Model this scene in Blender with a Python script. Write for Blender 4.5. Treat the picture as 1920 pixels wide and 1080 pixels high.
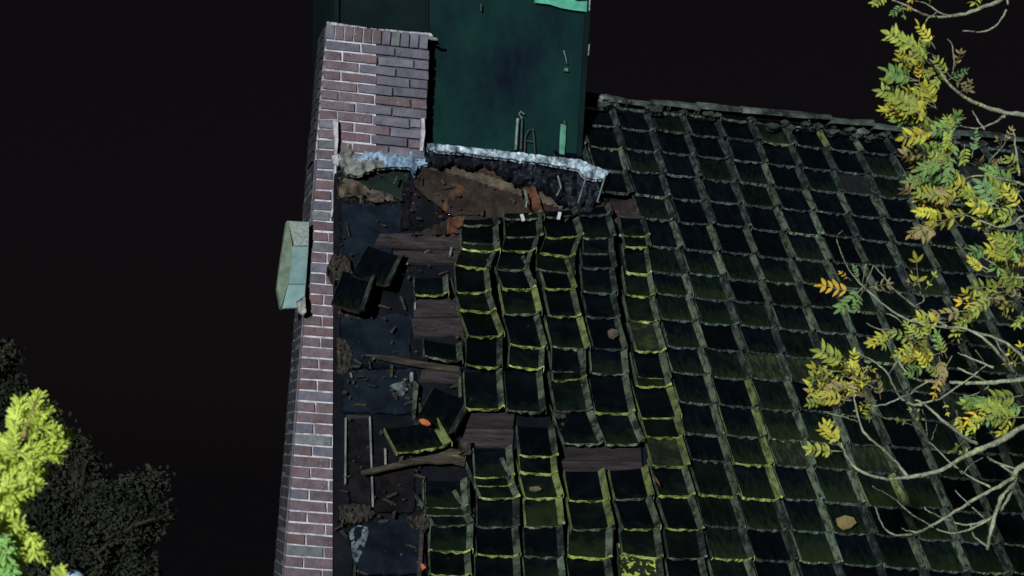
import bpy, bmesh, math, random
from mathutils import Vector, Matrix, noise
R = math.radians
random.seed(7)
for o in list(bpy.data.objects): bpy.data.objects.remove(o)
SCN = bpy.context.scene
C = SCN.collection

# ------------------------------------------------------------------ camera, sky, light
F = 3303.0                                  # focal length in pixels of a 1920 wide picture
YAW, PIT, ROLL = R(11.745), R(5.927), R(3.568)
EYE = Vector((0, 0, 6.0))
FW = Vector((math.sin(YAW)*math.cos(PIT), math.cos(YAW)*math.cos(PIT), math.sin(PIT)))
_rt = Vector((math.cos(YAW), -math.sin(YAW), 0)); _up = _rt.cross(FW)
RT = math.cos(ROLL)*_rt + math.sin(ROLL)*_up
UP = -math.sin(ROLL)*_rt + math.cos(ROLL)*_up
cd = bpy.data.cameras.new('camera'); cam = bpy.data.objects.new('camera', cd); C.objects.link(cam)
cd.sensor_width = 36.0; cd.lens = F/1920*36.0; cd.clip_start = 0.1; cd.clip_end = 2000
cd.dof.use_dof = True; cd.dof.focus_distance = 10.3; cd.dof.aperture_fstop = 5.6
m = Matrix((RT, UP, -FW)).transposed().to_4x4(); m.translation = EYE
cam.matrix_world = m
SCN.camera = cam

SUN_AZ, SUN_EL = R(29), R(8)                # floodlight-like low beam from the left of the viewer
SDIR = Vector((-math.sin(SUN_AZ)*math.cos(SUN_EL), -math.cos(SUN_AZ)*math.cos(SUN_EL), math.sin(SUN_EL)))
world = bpy.data.worlds.new('World'); SCN.world = world; world.use_nodes = True
nt = world.node_tree; bg = nt.nodes['Background']
sky = nt.nodes.new('ShaderNodeTexSky'); sky.sky_type = 'NISHITA'; sky.sun_disc = False
sky.sun_elevation = SUN_EL; sky.sun_rotation = math.atan2(SDIR.x, SDIR.y)
hs = nt.nodes.new('ShaderNodeHueSaturation'); hs.inputs['Saturation'].default_value = 0.45
mx = nt.nodes.new('ShaderNodeMix'); mx.data_type = 'RGBA'; mx.blend_type = 'MULTIPLY'; mx.inputs[0].default_value = 1
mx.inputs[7].default_value = (1.0, 0.74, 0.86, 1)
nt.links.new(sky.outputs[0], hs.inputs['Color']); nt.links.new(hs.outputs[0], mx.inputs[6])
mz = nt.nodes.new('ShaderNodeMix'); mz.data_type = 'RGBA'; mz.inputs[0].default_value = 0.12      # mostly the even murk of a city night
mz.inputs[6].default_value = (0.92, 0.74, 0.98, 1)
nt.links.new(mx.outputs[2], mz.inputs[7])
nt.links.new(mz.outputs[2], bg.inputs[0]); bg.inputs[1].default_value = 0.0031
sl = bpy.data.lights.new('sun', 'SUN'); sl.energy = 3.4; sl.angle = R(2.5); sl.color = (0.93, 1.0, 0.98)
so = bpy.data.objects.new('sun', sl); C.objects.link(so)
so.rotation_euler = (-SDIR).to_track_quat('-Z', 'Y').to_euler()
SCN.view_settings.view_transform = 'Standard'; SCN.view_settings.look = 'None'
SCN.view_settings.exposure = 0.25; SCN.view_settings.gamma = 1.0
SCN.view_settings.use_curve_mapping = False
SCN.render.engine = 'CYCLES'
SCN.render.resolution_x = 1024; SCN.render.resolution_y = 576

# ------------------------------------------------------------------ geometry of the place
def ray(px, py): return FW + RT*((px-960)/F) + UP*((540-py)/F)
def at(px, py, depth): return EYE + ray(px, py)*depth
SC = 1.335                                   # metres per survey unit
PITCH = R(49.84)
SL = Vector((0, math.cos(PITCH), math.sin(PITCH)))     # up the slope
NR = Vector((0, -math.sin(PITCH), math.cos(PITCH)))    # roof normal
RO = EYE + FW*8.0*SC                                    # a point on the roof (tile edge plane)
def roof(px, py, h=0.0):
    d = ray(px, py); t = (RO + NR*h - EYE).dot(NR)/d.dot(NR); return EYE + d*t
def uv(px, py):
    p = roof(px, py) - RO; return p.x, p.dot(SL)
def ruv(u, v, h=0.0): return RO + Vector((u, 0, 0)) + SL*v + NR*h
YW = roof(700, 283).y                        # plane of the chimney and gable wall
def wall(px, py, dy=0.0):
    d = ray(px, py); return EYE + d*((YW + dy)/d.y)
GW = 0.18994*SC; GE = 0.17021*SC; GC0 = 1.05482*SC; GR0 = 1.2464*SC
def node(k, i): return GC0 + k*GW, GR0 - i*GE

# ------------------------------------------------------------------ materials
MATS = {}
def mat(name, a, b, scale=8.0, rough=0.85, bump=0.0, lo=0.35, hi=0.65, detail=6.0, rnd=0.15, spots=None, spec=0.3, trans=0.0, c=None, stretch=(1, 1, 1), creep=None):
    if name in MATS: return MATS[name]
    mt = bpy.data.materials.new(name); mt.use_nodes = True; n = mt.node_tree.nodes; l = mt.node_tree.links
    bs = n['Principled BSDF']; bs.inputs['Roughness'].default_value = rough; bs.inputs['Specular IOR Level'].default_value = spec
    tc = n.new('ShaderNodeTexCoord'); oi = n.new('ShaderNodeObjectInfo')
    ad = n.new('ShaderNodeVectorMath'); ad.operation = 'MULTIPLY_ADD'; ad.inputs[1].default_value = (37, 53, 71)
    cx = n.new('ShaderNodeCombineXYZ')
    for k in range(3): l.new(oi.outputs['Random'], cx.inputs[k])
    l.new(cx.outputs[0], ad.inputs[0]); l.new(tc.outputs['Object'], ad.inputs[2])
    mp = n.new('ShaderNodeMapping'); mp.inputs['Scale'].default_value = stretch; l.new(ad.outputs[0], mp.inputs['Vector'])
    nz = n.new('ShaderNodeTexNoise'); nz.inputs['Scale'].default_value = scale; nz.inputs['Detail'].default_value = detail
    nz.inputs['Roughness'].default_value = 0.65
    l.new(mp.outputs[0], nz.inputs['Vector'])
    cr = n.new('ShaderNodeValToRGB'); e = cr.color_ramp.elements
    e[0].position = lo; e[0].color = (*a, 1); e[1].position = hi; e[1].color = (*b, 1)
    if c:
        k = cr.color_ramp.elements.new(min(0.98, hi+0.12)); k.color = (*c, 1)
    l.new(nz.outputs['Fac'], cr.inputs[0]); col = cr.outputs[0]
    hv = n.new('ShaderNodeHueSaturation'); mr = n.new('ShaderNodeMapRange')
    mr.inputs['To Min'].default_value = 1-rnd; mr.inputs['To Max'].default_value = 1+rnd
    l.new(oi.outputs['Random'], mr.inputs[0]); l.new(mr.outputs[0], hv.inputs['Value']); l.new(col, hv.inputs['Color']); col = hv.outputs[0]
    if spots:
        sc, th, sco = spots
        v = n.new('ShaderNodeTexNoise'); v.inputs['Scale'].default_value = sc; v.inputs['Detail'].default_value = 3
        l.new(ad.outputs[0], v.inputs['Vector'])
        r2 = n.new('ShaderNodeValToRGB'); r2.color_ramp.elements[0].position = th; r2.color_ramp.elements[1].position = th+0.05
        l.new(v.outputs['Fac'], r2.inputs[0])
        mm = n.new('ShaderNodeMix'); mm.data_type = 'RGBA'; mm.inputs[7].default_value = (*sco, 1)
        l.new(r2.outputs[0], mm.inputs[0]); l.new(col, mm.inputs[6]); col = mm.outputs[2]
    if creep:
        at_ = n.new('ShaderNodeAttribute'); at_.attribute_name = 'reach'
        nc = n.new('ShaderNodeTexNoise'); nc.inputs['Scale'].default_value = 14; nc.inputs['Detail'].default_value = 5
        l.new(ad.outputs[0], nc.inputs['Vector'])
        ma = n.new('ShaderNodeMath'); ma.operation = 'MULTIPLY_ADD'; ma.inputs[1].default_value = 1.5; l.new(nc.outputs['Fac'], ma.inputs[0])
        mb_ = n.new('ShaderNodeMath'); mb_.operation = 'SUBTRACT'; l.new(ma.outputs[0], mb_.inputs[0]); l.new(at_.outputs['Fac'], mb_.inputs[1])
        l.new(oi.outputs['Random'], ma.inputs[2])
        r3 = n.new('ShaderNodeMapRange'); r3.inputs['From Min'].default_value = .85; r3.inputs['From Max'].default_value = 1.55; r3.inputs['To Max'].default_value = creep[1]
        l.new(mb_.outputs[0], r3.inputs[0])
        mm = n.new('ShaderNodeMix'); mm.data_type = 'RGBA'; mm.inputs[7].default_value = (*creep[0], 1)
        l.new(r3.outputs[0], mm.inputs[0]); l.new(col, mm.inputs[6]); col = mm.outputs[2]
    l.new(col, bs.inputs['Base Color'])
    if bump:
        bp = n.new('ShaderNodeBump'); bp.inputs['Strength'].default_value = bump; bp.inputs['Distance'].default_value = 0.01
        n2 = n.new('ShaderNodeTexNoise'); n2.inputs['Scale'].default_value = scale*4; n2.inputs['Detail'].default_value = 5
        l.new(mp.outputs[0], n2.inputs['Vector']); l.new(n2.outputs['Fac'], bp.inputs['Height']); l.new(bp.outputs[0], bs.inputs['Normal'])
    if trans:
        tr = n.new('ShaderNodeBsdfTranslucent'); ms = n.new('ShaderNodeMixShader'); ms.inputs[0].default_value = trans
        l.new(col, tr.inputs[0]); l.new(bs.outputs[0], ms.inputs[1]); l.new(tr.outputs[0], ms.inputs[2])
        l.new(ms.outputs[0], n['Material Output'].inputs[0])
    MATS[name] = mt; return mt
M = {}
M['brick'] = mat('brick', (0.078, 0.056, 0.066), (0.160, 0.116, 0.132), 14, 0.9, 0.7, lo=0.3, hi=0.68, rnd=0.22, spots=(60, 0.65, (0.21, 0.17, 0.19)))
M['brick_red'] = mat('brick_red', (0.092, 0.056, 0.066), (0.165, 0.106, 0.118), 14, 0.9, 0.7, lo=0.3, hi=0.68, rnd=0.2)
M['brick_blue'] = mat('brick_blue', (0.076, 0.070, 0.098), (0.160, 0.146, 0.188), 12, 0.9, 0.7, lo=0.3, hi=0.68, rnd=0.22)
M['brick_teal'] = mat('brick_teal', (0.085, 0.092, 0.105), (0.155, 0.16, 0.175), 20, 0.9, 0.4, rnd=0.2)
M['brick_shaded'] = mat('brick_shaded', (0.012, 0.012, 0.016), (0.034, 0.032, 0.04), 14, 0.92, 0.5, rnd=0.4)  # bricks of the side faces, with their shade put into the colour
M['mortar'] = mat('mortar', (0.16, 0.15, 0.18), (0.50, 0.475, 0.54), 11, 0.95, 0.6, lo=0.32, hi=0.58)
M['mortar_dark'] = mat('mortar_dark', (0.05, 0.052, 0.066), (0.14, 0.14, 0.165), 10, 0.95, 0.4)
M['mortar_grey'] = mat('mortar_grey', (0.10, 0.105, 0.095), (0.27, 0.275, 0.26), 16, 0.95, 0.6, c=(0.45, 0.46, 0.45))
M['stone'] = mat('stone', (0.13, 0.21, 0.18), (0.24, 0.33, 0.29), 30, 0.9, 0.6)
M['stone_blue'] = mat('stone_blue', (0.12, 0.205, 0.21), (0.19, 0.29, 0.295), 9, 0.7, 0.4)  # greenish light on the block put into the stone colour
M['stone_speck'] = mat('stone_speck', (0.20, 0.26, 0.24), (0.42, 0.47, 0.45), 60, 0.9, 0.9, spots=(90, 0.68, (0.75, 0.8, 0.76)))  # speckled stone, tinted by the same greenish light in its colour
M['stone_side'] = mat('stone_side', (0.10, 0.14, 0.10), (0.2, 0.25, 0.19), 20, 0.9, 0.6)  # left facet: greenish light and its shade put into a darker colour
M['pan'] = mat('tile_glaze', (0.0007, 0.0013, 0.0026), (0.0019, 0.0054, 0.0092), 7, 0.5, 0.3, lo=0.42, hi=0.75, rnd=0.5, spec=0.12, spots=(46, 0.755, (0.09, 0.105, 0.10)), creep=((0.010, 0.017, 0.006), .7))
M['pan_clean'] = mat('tile_glaze_clean', (0.0006, 0.0012, 0.0025), (0.0022, 0.0060, 0.0095), 6, 0.5, 0.3, lo=0.42, hi=0.75, rnd=0.5, spec=0.12, spots=(42, 0.745, (0.10, 0.115, 0.115)), c=(0.012, 0.014, 0.016))
M['pan_green'] = mat('tile_glaze_algae', (0.0008, 0.0020, 0.0022), (0.0036, 0.0110, 0.0080), 9, 0.7, 0.3, lo=0.42, hi=0.72, rnd=0.5, spec=0.1, spots=(40, 0.74, (0.10, 0.12, 0.11)), c=(0.02, 0.027, 0.014), creep=((0.016, 0.025, 0.008), .8))
M['pan_moss'] = mat('tile_moss', (0.003, 0.006, 0.003), (0.036, 0.054, 0.012), 11, 0.95, 0.7, lo=0.46, hi=0.68, rnd=0.3, c=(0.15, 0.17, 0.045))
M['pan_spot'] = mat('tile_lichen_spots', (0.006, 0.012, 0.006), (0.012, 0.02, 0.008), 10, 0.95, 0.4, spots=(34, 0.54, (0.38, 0.44, 0.07)))
M['pan_brown'] = mat('tile_brown', (0.002, 0.003, 0.004), (0.016, 0.012, 0.014), 9, 0.9, 0.3, lo=0.45, hi=0.75, rnd=0.3)
M['roll'] = mat('tile_roll', (0.004, 0.008, 0.007), (0.078, 0.098, 0.066), 12, 0.95, 0.8, lo=0.39, hi=0.59, rnd=0.45, spots=(60, 0.69, (0.22, 0.26, 0.21)))
M['roll_dim'] = mat('tile_roll_dim', (0.002, 0.0045, 0.005), (0.044, 0.060, 0.050), 11, 0.95, 0.8, lo=0.45, hi=0.66, rnd=0.5, spots=(60, 0.70, (0.16, 0.19, 0.17)))
M['roll_moss'] = mat('tile_roll_moss', (0.018, 0.026, 0.010), (0.14, 0.165, 0.055), 13, 0.95, 0.8, lo=0.36, hi=0.6, rnd=0.35)
M['edge_bright'] = mat('edge_moss', (0.022, 0.032, 0.014), (0.44, 0.53, 0.12), 16, 0.95, 0.9, lo=0.395, hi=0.545, rnd=0.4, c=(0.64, 0.68, 0.32), spots=(70, 0.69, (0.72, 0.75, 0.55)))  # moss on the lower edge; palest specks are painted wet glints
M['edge_pale'] = mat('edge_lichen', (0.015, 0.022, 0.018), (0.25, 0.30, 0.19), 15, 0.95, 0.9, lo=0.44, hi=0.60, rnd=0.4, c=(0.46, 0.5, 0.36), spots=(70, 0.69, (0.6, 0.64, 0.55)))  # pale specks put wet glints into the edge colour
M['edge_grey'] = mat('edge_grey', (0.006, 0.013, 0.014), (0.125, 0.155, 0.145), 14, 0.95, 0.8, lo=0.40, hi=0.60, rnd=0.5, c=(0.34, 0.42, 0.40), spots=(70, 0.69, (0.55, 0.64, 0.64)))  # grey edge with glints painted in as near-white specks
M['felt'] = mat('roof_felt', (0.0025, 0.0035, 0.006), (0.009, 0.009, 0.014), 5, 0.8, 0.5, spec=0.1, lo=0.38, hi=0.66, c=(0.026, 0.020, 0.022), spots=(50, 0.73, (0.06, 0.055, 0.055)))
M['felt_blue'] = mat('roof_felt_blue', (0.003, 0.0055, 0.011), (0.010, 0.0155, 0.025), 5, 0.7, 0.5, spec=0.1, lo=0.36, hi=0.64, c=(0.03, 0.026, 0.030), spots=(44, 0.74, (0.07, 0.07, 0.075)))
M['felt_green'] = mat('roof_felt_green', (0.006, 0.012, 0.011), (0.014, 0.023, 0.017), 7, 0.85, 0.3, spec=0.15)
M['felt_black'] = mat('roof_void', (0.004, 0.004, 0.006), (0.014, 0.011, 0.013), 10, 0.95, 0.3, spec=0.05)
M['scuff'] = mat('felt_scuff', (0.02, 0.03, 0.04), (0.13, 0.16, 0.18), 18, 0.9, 0.4, lo=0.4, hi=0.6)
M['board'] = mat('old_board', (0.010, 0.008, 0.010), (0.046, 0.034, 0.039), 6, 0.9, 0.8, rnd=0.35, lo=0.34, hi=0.66, stretch=(1, 6, 6), c=(0.085, 0.066, 0.066))
M['lath'] = mat('broken_wood', (0.018, 0.014, 0.012), (0.07, 0.055, 0.038), 7, 0.9, 0.8, rnd=0.3, lo=0.35, hi=0.62, stretch=(1, 5, 5), c=(0.22, 0.15, 0.095))
M['wood_split'] = mat('fresh_split_wood', (0.16, 0.11, 0.065), (0.30, 0.21, 0.13), 30, 0.9, 0.5)
M['soil'] = mat('mortar_debris', (0.007, 0.005, 0.005), (0.043, 0.027, 0.020), 6, 0.95, 1.0, rnd=0.1, lo=0.35, hi=0.68, c=(0.11, 0.07, 0.045), spots=(5.5, 0.60, (0.085, 0.041, 0.022)))
M['soil_pale'] = mat('mortar_debris_pale', (0.022, 0.017, 0.014), (0.12, 0.092, 0.07), 8, 0.95, 1.0)
M['soil_orange'] = mat('clay_debris', (0.028, 0.014, 0.009), (0.15, 0.062, 0.03), 8, 0.95, 1.0, c=(0.30, 0.15, 0.085))
M['rubble'] = mat('rubble', (0.012, 0.010, 0.009), (0.06, 0.048, 0.038), 30, 0.95, 0.9, c=(0.24, 0.21, 0.18))
M['lead_pale'] = mat('lead_pale', (0.05, 0.10, 0.18), (0.28, 0.39, 0.52), 8, 0.7, 1.0, lo=0.34, hi=0.58, c=(0.62, 0.68, 0.74), spec=0.3)  # bluish-white light on the flashing put into the lead colour
M['lead_edge'] = mat('lead_edge', (0.05, 0.075, 0.10), (0.36, 0.44, 0.52), 12, 0.7, 1.0, lo=0.36, hi=0.56, c=(0.74, 0.77, 0.80))  # blue of the light falling here is mixed into the colour
M['lead_dark'] = mat('lead_dark', (0.0025, 0.0035, 0.008), (0.012, 0.015, 0.024), 9, 0.6, 1.0, spec=0.25, lo=0.4, hi=0.62, c=(0.11, 0.12, 0.145), stretch=(1.6, .7, .7))  # pale streaks are highlights painted on the dark folds
M['clad'] = mat('green_cladding', (0.0010, 0.0042, 0.0115), (0.0030, 0.0245, 0.0225), 2.4, 0.7, 0.15, rnd=0.2, spec=0.08, lo=0.34, hi=0.64, c=(0.016, 0.020, 0.021), stretch=(1, 1, .55), spots=(38, 0.76, (0.03, 0.07, 0.07)))
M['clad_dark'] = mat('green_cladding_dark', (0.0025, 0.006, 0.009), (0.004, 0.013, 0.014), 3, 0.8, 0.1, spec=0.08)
M['mint'] = mat('mint_reflection', (0.05, 0.24, 0.17), (0.10, 0.42, 0.28), 14, 0.8, 0.3, c=(0.3, 0.5, 0.38))  # a reflection on the dormer wall, put into a flat colour
M['mint_fade'] = mat('mint_strip', (0.03, 0.12, 0.09), (0.12, 0.36, 0.24), 10, 0.8, 0.2)
M['pale_metal'] = mat('pale_metal', (0.06, 0.10, 0.11), (0.24, 0.29, 0.30), 20, 0.7, 0.3)
M['dull_metal'] = mat('dull_metal', (0.02, 0.035, 0.035), (0.06, 0.08, 0.075), 20, 0.8, 0.3)
M['white'] = mat('white_clip', (0.5, 0.53, 0.58), (0.68, 0.70, 0.76), 30, 0.6)
M['thin'] = mat('thin_metal', (0.10, 0.11, 0.11), (0.26, 0.27, 0.27), 9, 0.6, 0.2)
M['clay'] = mat('clay_break', (0.36, 0.08, 0.03), (0.62, 0.16, 0.06), 30, 0.9, 0.5)
M['ridge'] = mat('ridge_tile', (0.006, 0.010, 0.011), (0.085, 0.105, 0.09), 7, 0.95, 1.0, rnd=0.35, lo=0.40, hi=0.62, c=(0.24, 0.28, 0.24))
M['ground'] = mat('ground', (0.014, 0.011, 0.0145), (0.022, 0.018, 0.021), 0.8, 1.0, spec=0.0)
M['bark'] = mat('bark', (0.12, 0.125, 0.095), (0.35, 0.37, 0.28), 30, 0.95, 0.8, spots=(55, 0.57, (0.42, 0.44, 0.17)), lo=0.3, hi=0.6)
M['petiole'] = mat('leaf_stalk', (0.28, 0.27, 0.14), (0.42, 0.4, 0.24), 20, 0.8)
for nm, a, b in (('leaf_green', (0.07, 0.15, 0.045), (0.16, 0.27, 0.07)), ('leaf_lime', (0.15, 0.20, 0.035), (0.30, 0.34, 0.06)),
                 ('leaf_yellow', (0.26, 0.25, 0.025), (0.44, 0.40, 0.05)), ('leaf_gold', (0.36, 0.22, 0.015), (0.55, 0.35, 0.03)),
                 ('leaf_tan', (0.14, 0.11, 0.045), (0.27, 0.21, 0.09)), ('leaf_teal', (0.06, 0.13, 0.06), (0.13, 0.22, 0.09))):
    M[nm] = mat(nm, tuple(q*1.3 for q in a), tuple(q*1.35 for q in b), 18, 0.7, 0.2, rnd=0.3, trans=0.1)
M['yew'] = mat('yew_needles', (0.46, 0.58, 0.07), (0.72, 0.82, 0.17), 5, 0.7, rnd=0.1, trans=0.15, c=(0.80, 0.86, 0.28))  # glare of a near lamp put into the yew needle colours
M['yew_green'] = mat('yew_needles_green', (0.28, 0.54, 0.14), (0.46, 0.72, 0.24), 6, 0.7, rnd=0.1, trans=0.15)
M['yew_wood'] = mat('yew_wood', (0.20, 0.14, 0.06), (0.38, 0.28, 0.13), 20, 0.9)
M['dark_leaf'] = mat('night_foliage', (0.005, 0.008, 0.005), (0.030, 0.032, 0.020), 2.6, 0.9, rnd=0.2, lo=0.36, hi=0.62, c=(0.085, 0.08, 0.06))  # lack of light this far out put into a darker leaf colour
M['dark_bark'] = mat('night_bark', (0.012, 0.010, 0.009), (0.03, 0.026, 0.022), 20, 0.95)
M['post'] = mat('lamp_post', (0.02, 0.022, 0.024), (0.04, 0.042, 0.045), 10, 0.6)
gm = bpy.data.materials.new('lamp_glow'); gm.use_nodes = True
gb = gm.node_tree.nodes['Principled BSDF']; gb.inputs['Base Color'].default_value = (0.3, 0.4, 0.5, 1)
gb.inputs['Emission Color'].default_value = (0.42, 0.62, 0.85, 1); gb.inputs['Emission Strength'].default_value = 0.16
M['glow'] = gm

# ------------------------------------------------------------------ helpers
def new(name, me, parent=None, mats=()):
    o = bpy.data.objects.new(name, me); C.objects.link(o)
    if me is not None and mats and not me.materials:
        for k in mats: me.materials.append(M[k])
    if parent is not None: o.parent = parent
    return o
def mesh(name, vs, fs, mi=None):
    me = bpy.data.meshes.new(name); me.from_pydata([tuple(v) for v in vs], [], fs)
    if mi: me.polygons.foreach_set('material_index', mi)
    me.update(); return me
def tag(o, label=None, cat=None, group=None, kind=None):
    if label: o['label'] = label
    if cat: o['category'] = cat
    if group: o['group'] = group
    if kind: o['kind'] = kind
    return o
def empty(name, loc=(0, 0, 0)):
    o = bpy.data.objects.new(name, None); C.objects.link(o); o.location = loc; o.empty_display_size = .2; return o
def centred(vs):
    c = sum(vs, Vector())/len(vs); return c, [v-c for v in vs]
def slab(name, front, back_vec, mats, parent=None, chamfer=0.0, mi=None):
    """closed prism: front polygon (counter clockwise seen from outside) pushed along back_vec"""
    c, loc = centred(front); n = len(loc)
    if chamfer:
        bv = back_vec.normalized()*chamfer
        inn = [v*(1-chamfer/max(1e-6, v.length)*1.3) for v in loc]
        vs = inn + [v+bv for v in loc] + [v+back_vec for v in loc]
        fs = [tuple(range(n))]
        for lev in (0, 1):
            for i in range(n):
                j = (i+1) % n; fs.append((lev*n+i, (lev+1)*n+i, (lev+1)*n+j, lev*n+j))
        fs.append(tuple(range(3*n-1, 2*n-1, -1)))
    else:
        vs = loc + [v+back_vec for v in loc]
        fs = [tuple(range(n)), tuple(range(2*n-1, n-1, -1))]
        for i in range(n):
            j = (i+1) % n; fs.append((i, i+n, j+n, j))
    o = new(name, mesh(name, vs, fs), parent, mats); o.location = c; return o
def inside(p, poly):
    x, y = p; r = False; n = len(poly)
    for i in range(n):
        x1, y1 = poly[i]; x2, y2 = poly[(i+1) % n]
        if (y1 > y) != (y2 > y) and x < (x2-x1)*(y-y1)/(y2-y1)+x1: r = not r
    return r
def edgedist(p, poly):
    d = 1e9; P = Vector(p)
    for i in range(len(poly)):
        a = Vector(poly[i]); b = Vector(poly[(i+1) % len(poly)]); ab = b-a
        t = max(0, min(1, (P-a).dot(ab)/max(1e-9, ab.length_squared))); d = min(d, (P-a-ab*t).length)
    return d
def patch(name, poly, mats, parent, h0, amp, step=4.0, fr=0.05, rag=3.0, skirt=0.05, place=roof, dome=0.0, seed=0, matfn=None):
    """crumpled sheet or heap lying on the roof, its edge turned down to the deck"""
    x0 = min(p[0] for p in poly); x1 = max(p[0] for p in poly); y0 = min(p[1] for p in poly); y1 = max(p[1] for p in poly)
    idx = {}; vs = []; fs = []; cells = []; mi = []
    nx = int((x1-x0)/step)+3; ny = int((y1-y0)/step)+3
    for i in range(-2, nx+2):
        for j in range(-2, ny+2):
            cx = x0+(i+.5)*step; cy = y0+(j+.5)*step
            w = noise.noise_vector(Vector((cx*.09+seed, cy*.09, seed)))*rag
            if inside((cx+w.x, cy+w.y), poly): cells.append((i, j))
    cs = set(cells)
    def vtx(i, j):
        if (i, j) in idx: return idx[i, j]
        x = x0+i*step; y = y0+j*step
        n_ = noise.fractal(Vector((x*fr, y*fr, seed*3.1)), 0.9, 2.1, 4)
        d = edgedist((x, y), poly) if inside((x, y), poly) else 0
        hh = h0 + amp*n_ + dome*min(1, d/18.0)
        jx = noise.noise_vector(Vector((x*.31, y*.31, seed+5)))*step*.35
        if any((i+a_, j+b_) not in cs for a_ in (-1, 0) for b_ in (-1, 0)):        # on the rim: draw it on to the outline
            best = None; P = Vector((x, y))
            for q in range(len(poly)):
                A = Vector(poly[q]); Bq = Vector(poly[(q+1) % len(poly)])-A
                t = max(0, min(1, (P-A).dot(Bq)/max(1e-9, Bq.length_squared))); cand = A+Bq*t
                if best is None or (cand-P).length < (best-P).length: best = cand
            if (best-P).length < step*2.2: x, y = best.x, best.y
            jx = noise.noise_vector(Vector((x*.12, y*.12, seed+9)))*rag*.45
        vs.append(place(x+jx.x, y+jx.y, hh)); idx[i, j] = len(vs)-1; return idx[i, j]
    cs = set(cells)
    for (i, j) in cells:
        a, b, c_, d_ = vtx(i, j), vtx(i+1, j), vtx(i+1, j+1), vtx(i, j+1); fs.append((d_, c_, b, a))
        mi.append(matfn(x0+i*step, y0+j*step) if matfn else 0)
    for (i, j) in cells:
        for di, dj, e in ((-1, 0, ((i, j), (i, j+1))), (1, 0, ((i+1, j+1), (i+1, j))), (0, -1, ((i+1, j), (i, j))), (0, 1, ((i, j+1), (i+1, j+1)))):
            if (i+di, j+dj) not in cs:
                a, b = idx[e[0]], idx[e[1]]
                off = NR if place is roof else Vector((0, -1, 0))
                vs.append(vs[a]-off*skirt); vs.append(vs[b]-off*skirt)
                fs.append((a, b, len(vs)-1, len(vs)-2)); mi.append(matfn(x0+i*step, y0+j*step) if matfn else 0)
    c, loc = centred(vs)
    me = mesh(name, loc, fs, mi); me.polygons.foreach_set('use_smooth', [True]*len(me.polygons))
    o = new(name, me, parent, mats); o.location = c; return o
def tube(vs, fs, pts, rad, sides=6):
    n0 = len(vs); prev = None
    for i, p in enumerate(pts):
        d = (pts[min(i+1, len(pts)-1)]-pts[max(i-1, 0)]).normalized()
        a = d.orthogonal().normalized() if prev is None else (prev-d*prev.dot(d)).normalized()
        prev = a; b = d.cross(a)
        for s in range(sides):
            t = 2*math.pi*s/sides; vs.append(p+(a*math.cos(t)+b*math.sin(t))*rad[i])
    for i in range(len(pts)-1):
        for s in range(sides):
            q = (s+1) % sides; fs.append((n0+i*sides+s, n0+i*sides+q, n0+(i+1)*sides+q, n0+(i+1)*sides+s))
    fs.append(tuple(n0+s for s in reversed(range(sides)))); fs.append(tuple(n0+(len(pts)-1)*sides+s for s in range(sides)))
def smooth_path(pts, sub=4):
    out = []
    for i in range(len(pts)-1):
        p0 = pts[max(i-1, 0)]; p1 = pts[i]; p2 = pts[i+1]; p3 = pts[min(i+2, len(pts)-1)]
        for s in range(sub):
            t = s/sub
            out.append(0.5*((2*p1)+(-p0+p2)*t+(2*p0-5*p1+4*p2-p3)*t*t+(-p0+3*p1-3*p2+p3)*t*t*t))
    out.append(pts[-1].copy()); return out

# ------------------------------------------------------------------ ground
g = 600
ground = new('ground', mesh('ground', [(-g, -g, 0), (g, -g, 0), (g, g, 0), (-g, g, 0)], [(0, 1, 2, 3)]), None, ['ground'])
ground['kind'] = 'structure'

# ------------------------------------------------------------------ the house
base = roof(1300, 1080)
house = tag(empty('house', (base.x, base.y+1, 0)), 'brick house with black glazed tile roof, damaged beside its chimney and gable wall', 'house')
HL = house.location.copy()
def hpart(name, me_or_obj, mats=()): pass
def adopt(o, parent=house):
    """parent keeping the world position (parents carry no rotation or scale)"""
    w = o.location.copy(); off = Vector(); p = parent
    while p is not None: off += p.location; p = p.parent
    o.parent = parent; o.location = w-off; return o

# --- gable wall: core of mortar, bricks proud of it
def lx(y): return 601 + (533-601)*(y-222)/(1080-222)          # left arris of the face
ys = [222+18.8*j+0.029*j*j for j in range(-0, 47)]
top_l, bot_l = (lx(222), 222), (lx(1180), 1180)
core = slab('gable_wall', [wall(lx(222)+1.5, 223, .012), wall(lx(1180)+1, 1180, .012), wall(850, 1200, .012), wall(850, 420, .012), wall(632, 330, .012), wall(633, 224, .012)],
            Vector((0, .70, 0)), ['mortar']); adopt(core)
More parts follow.
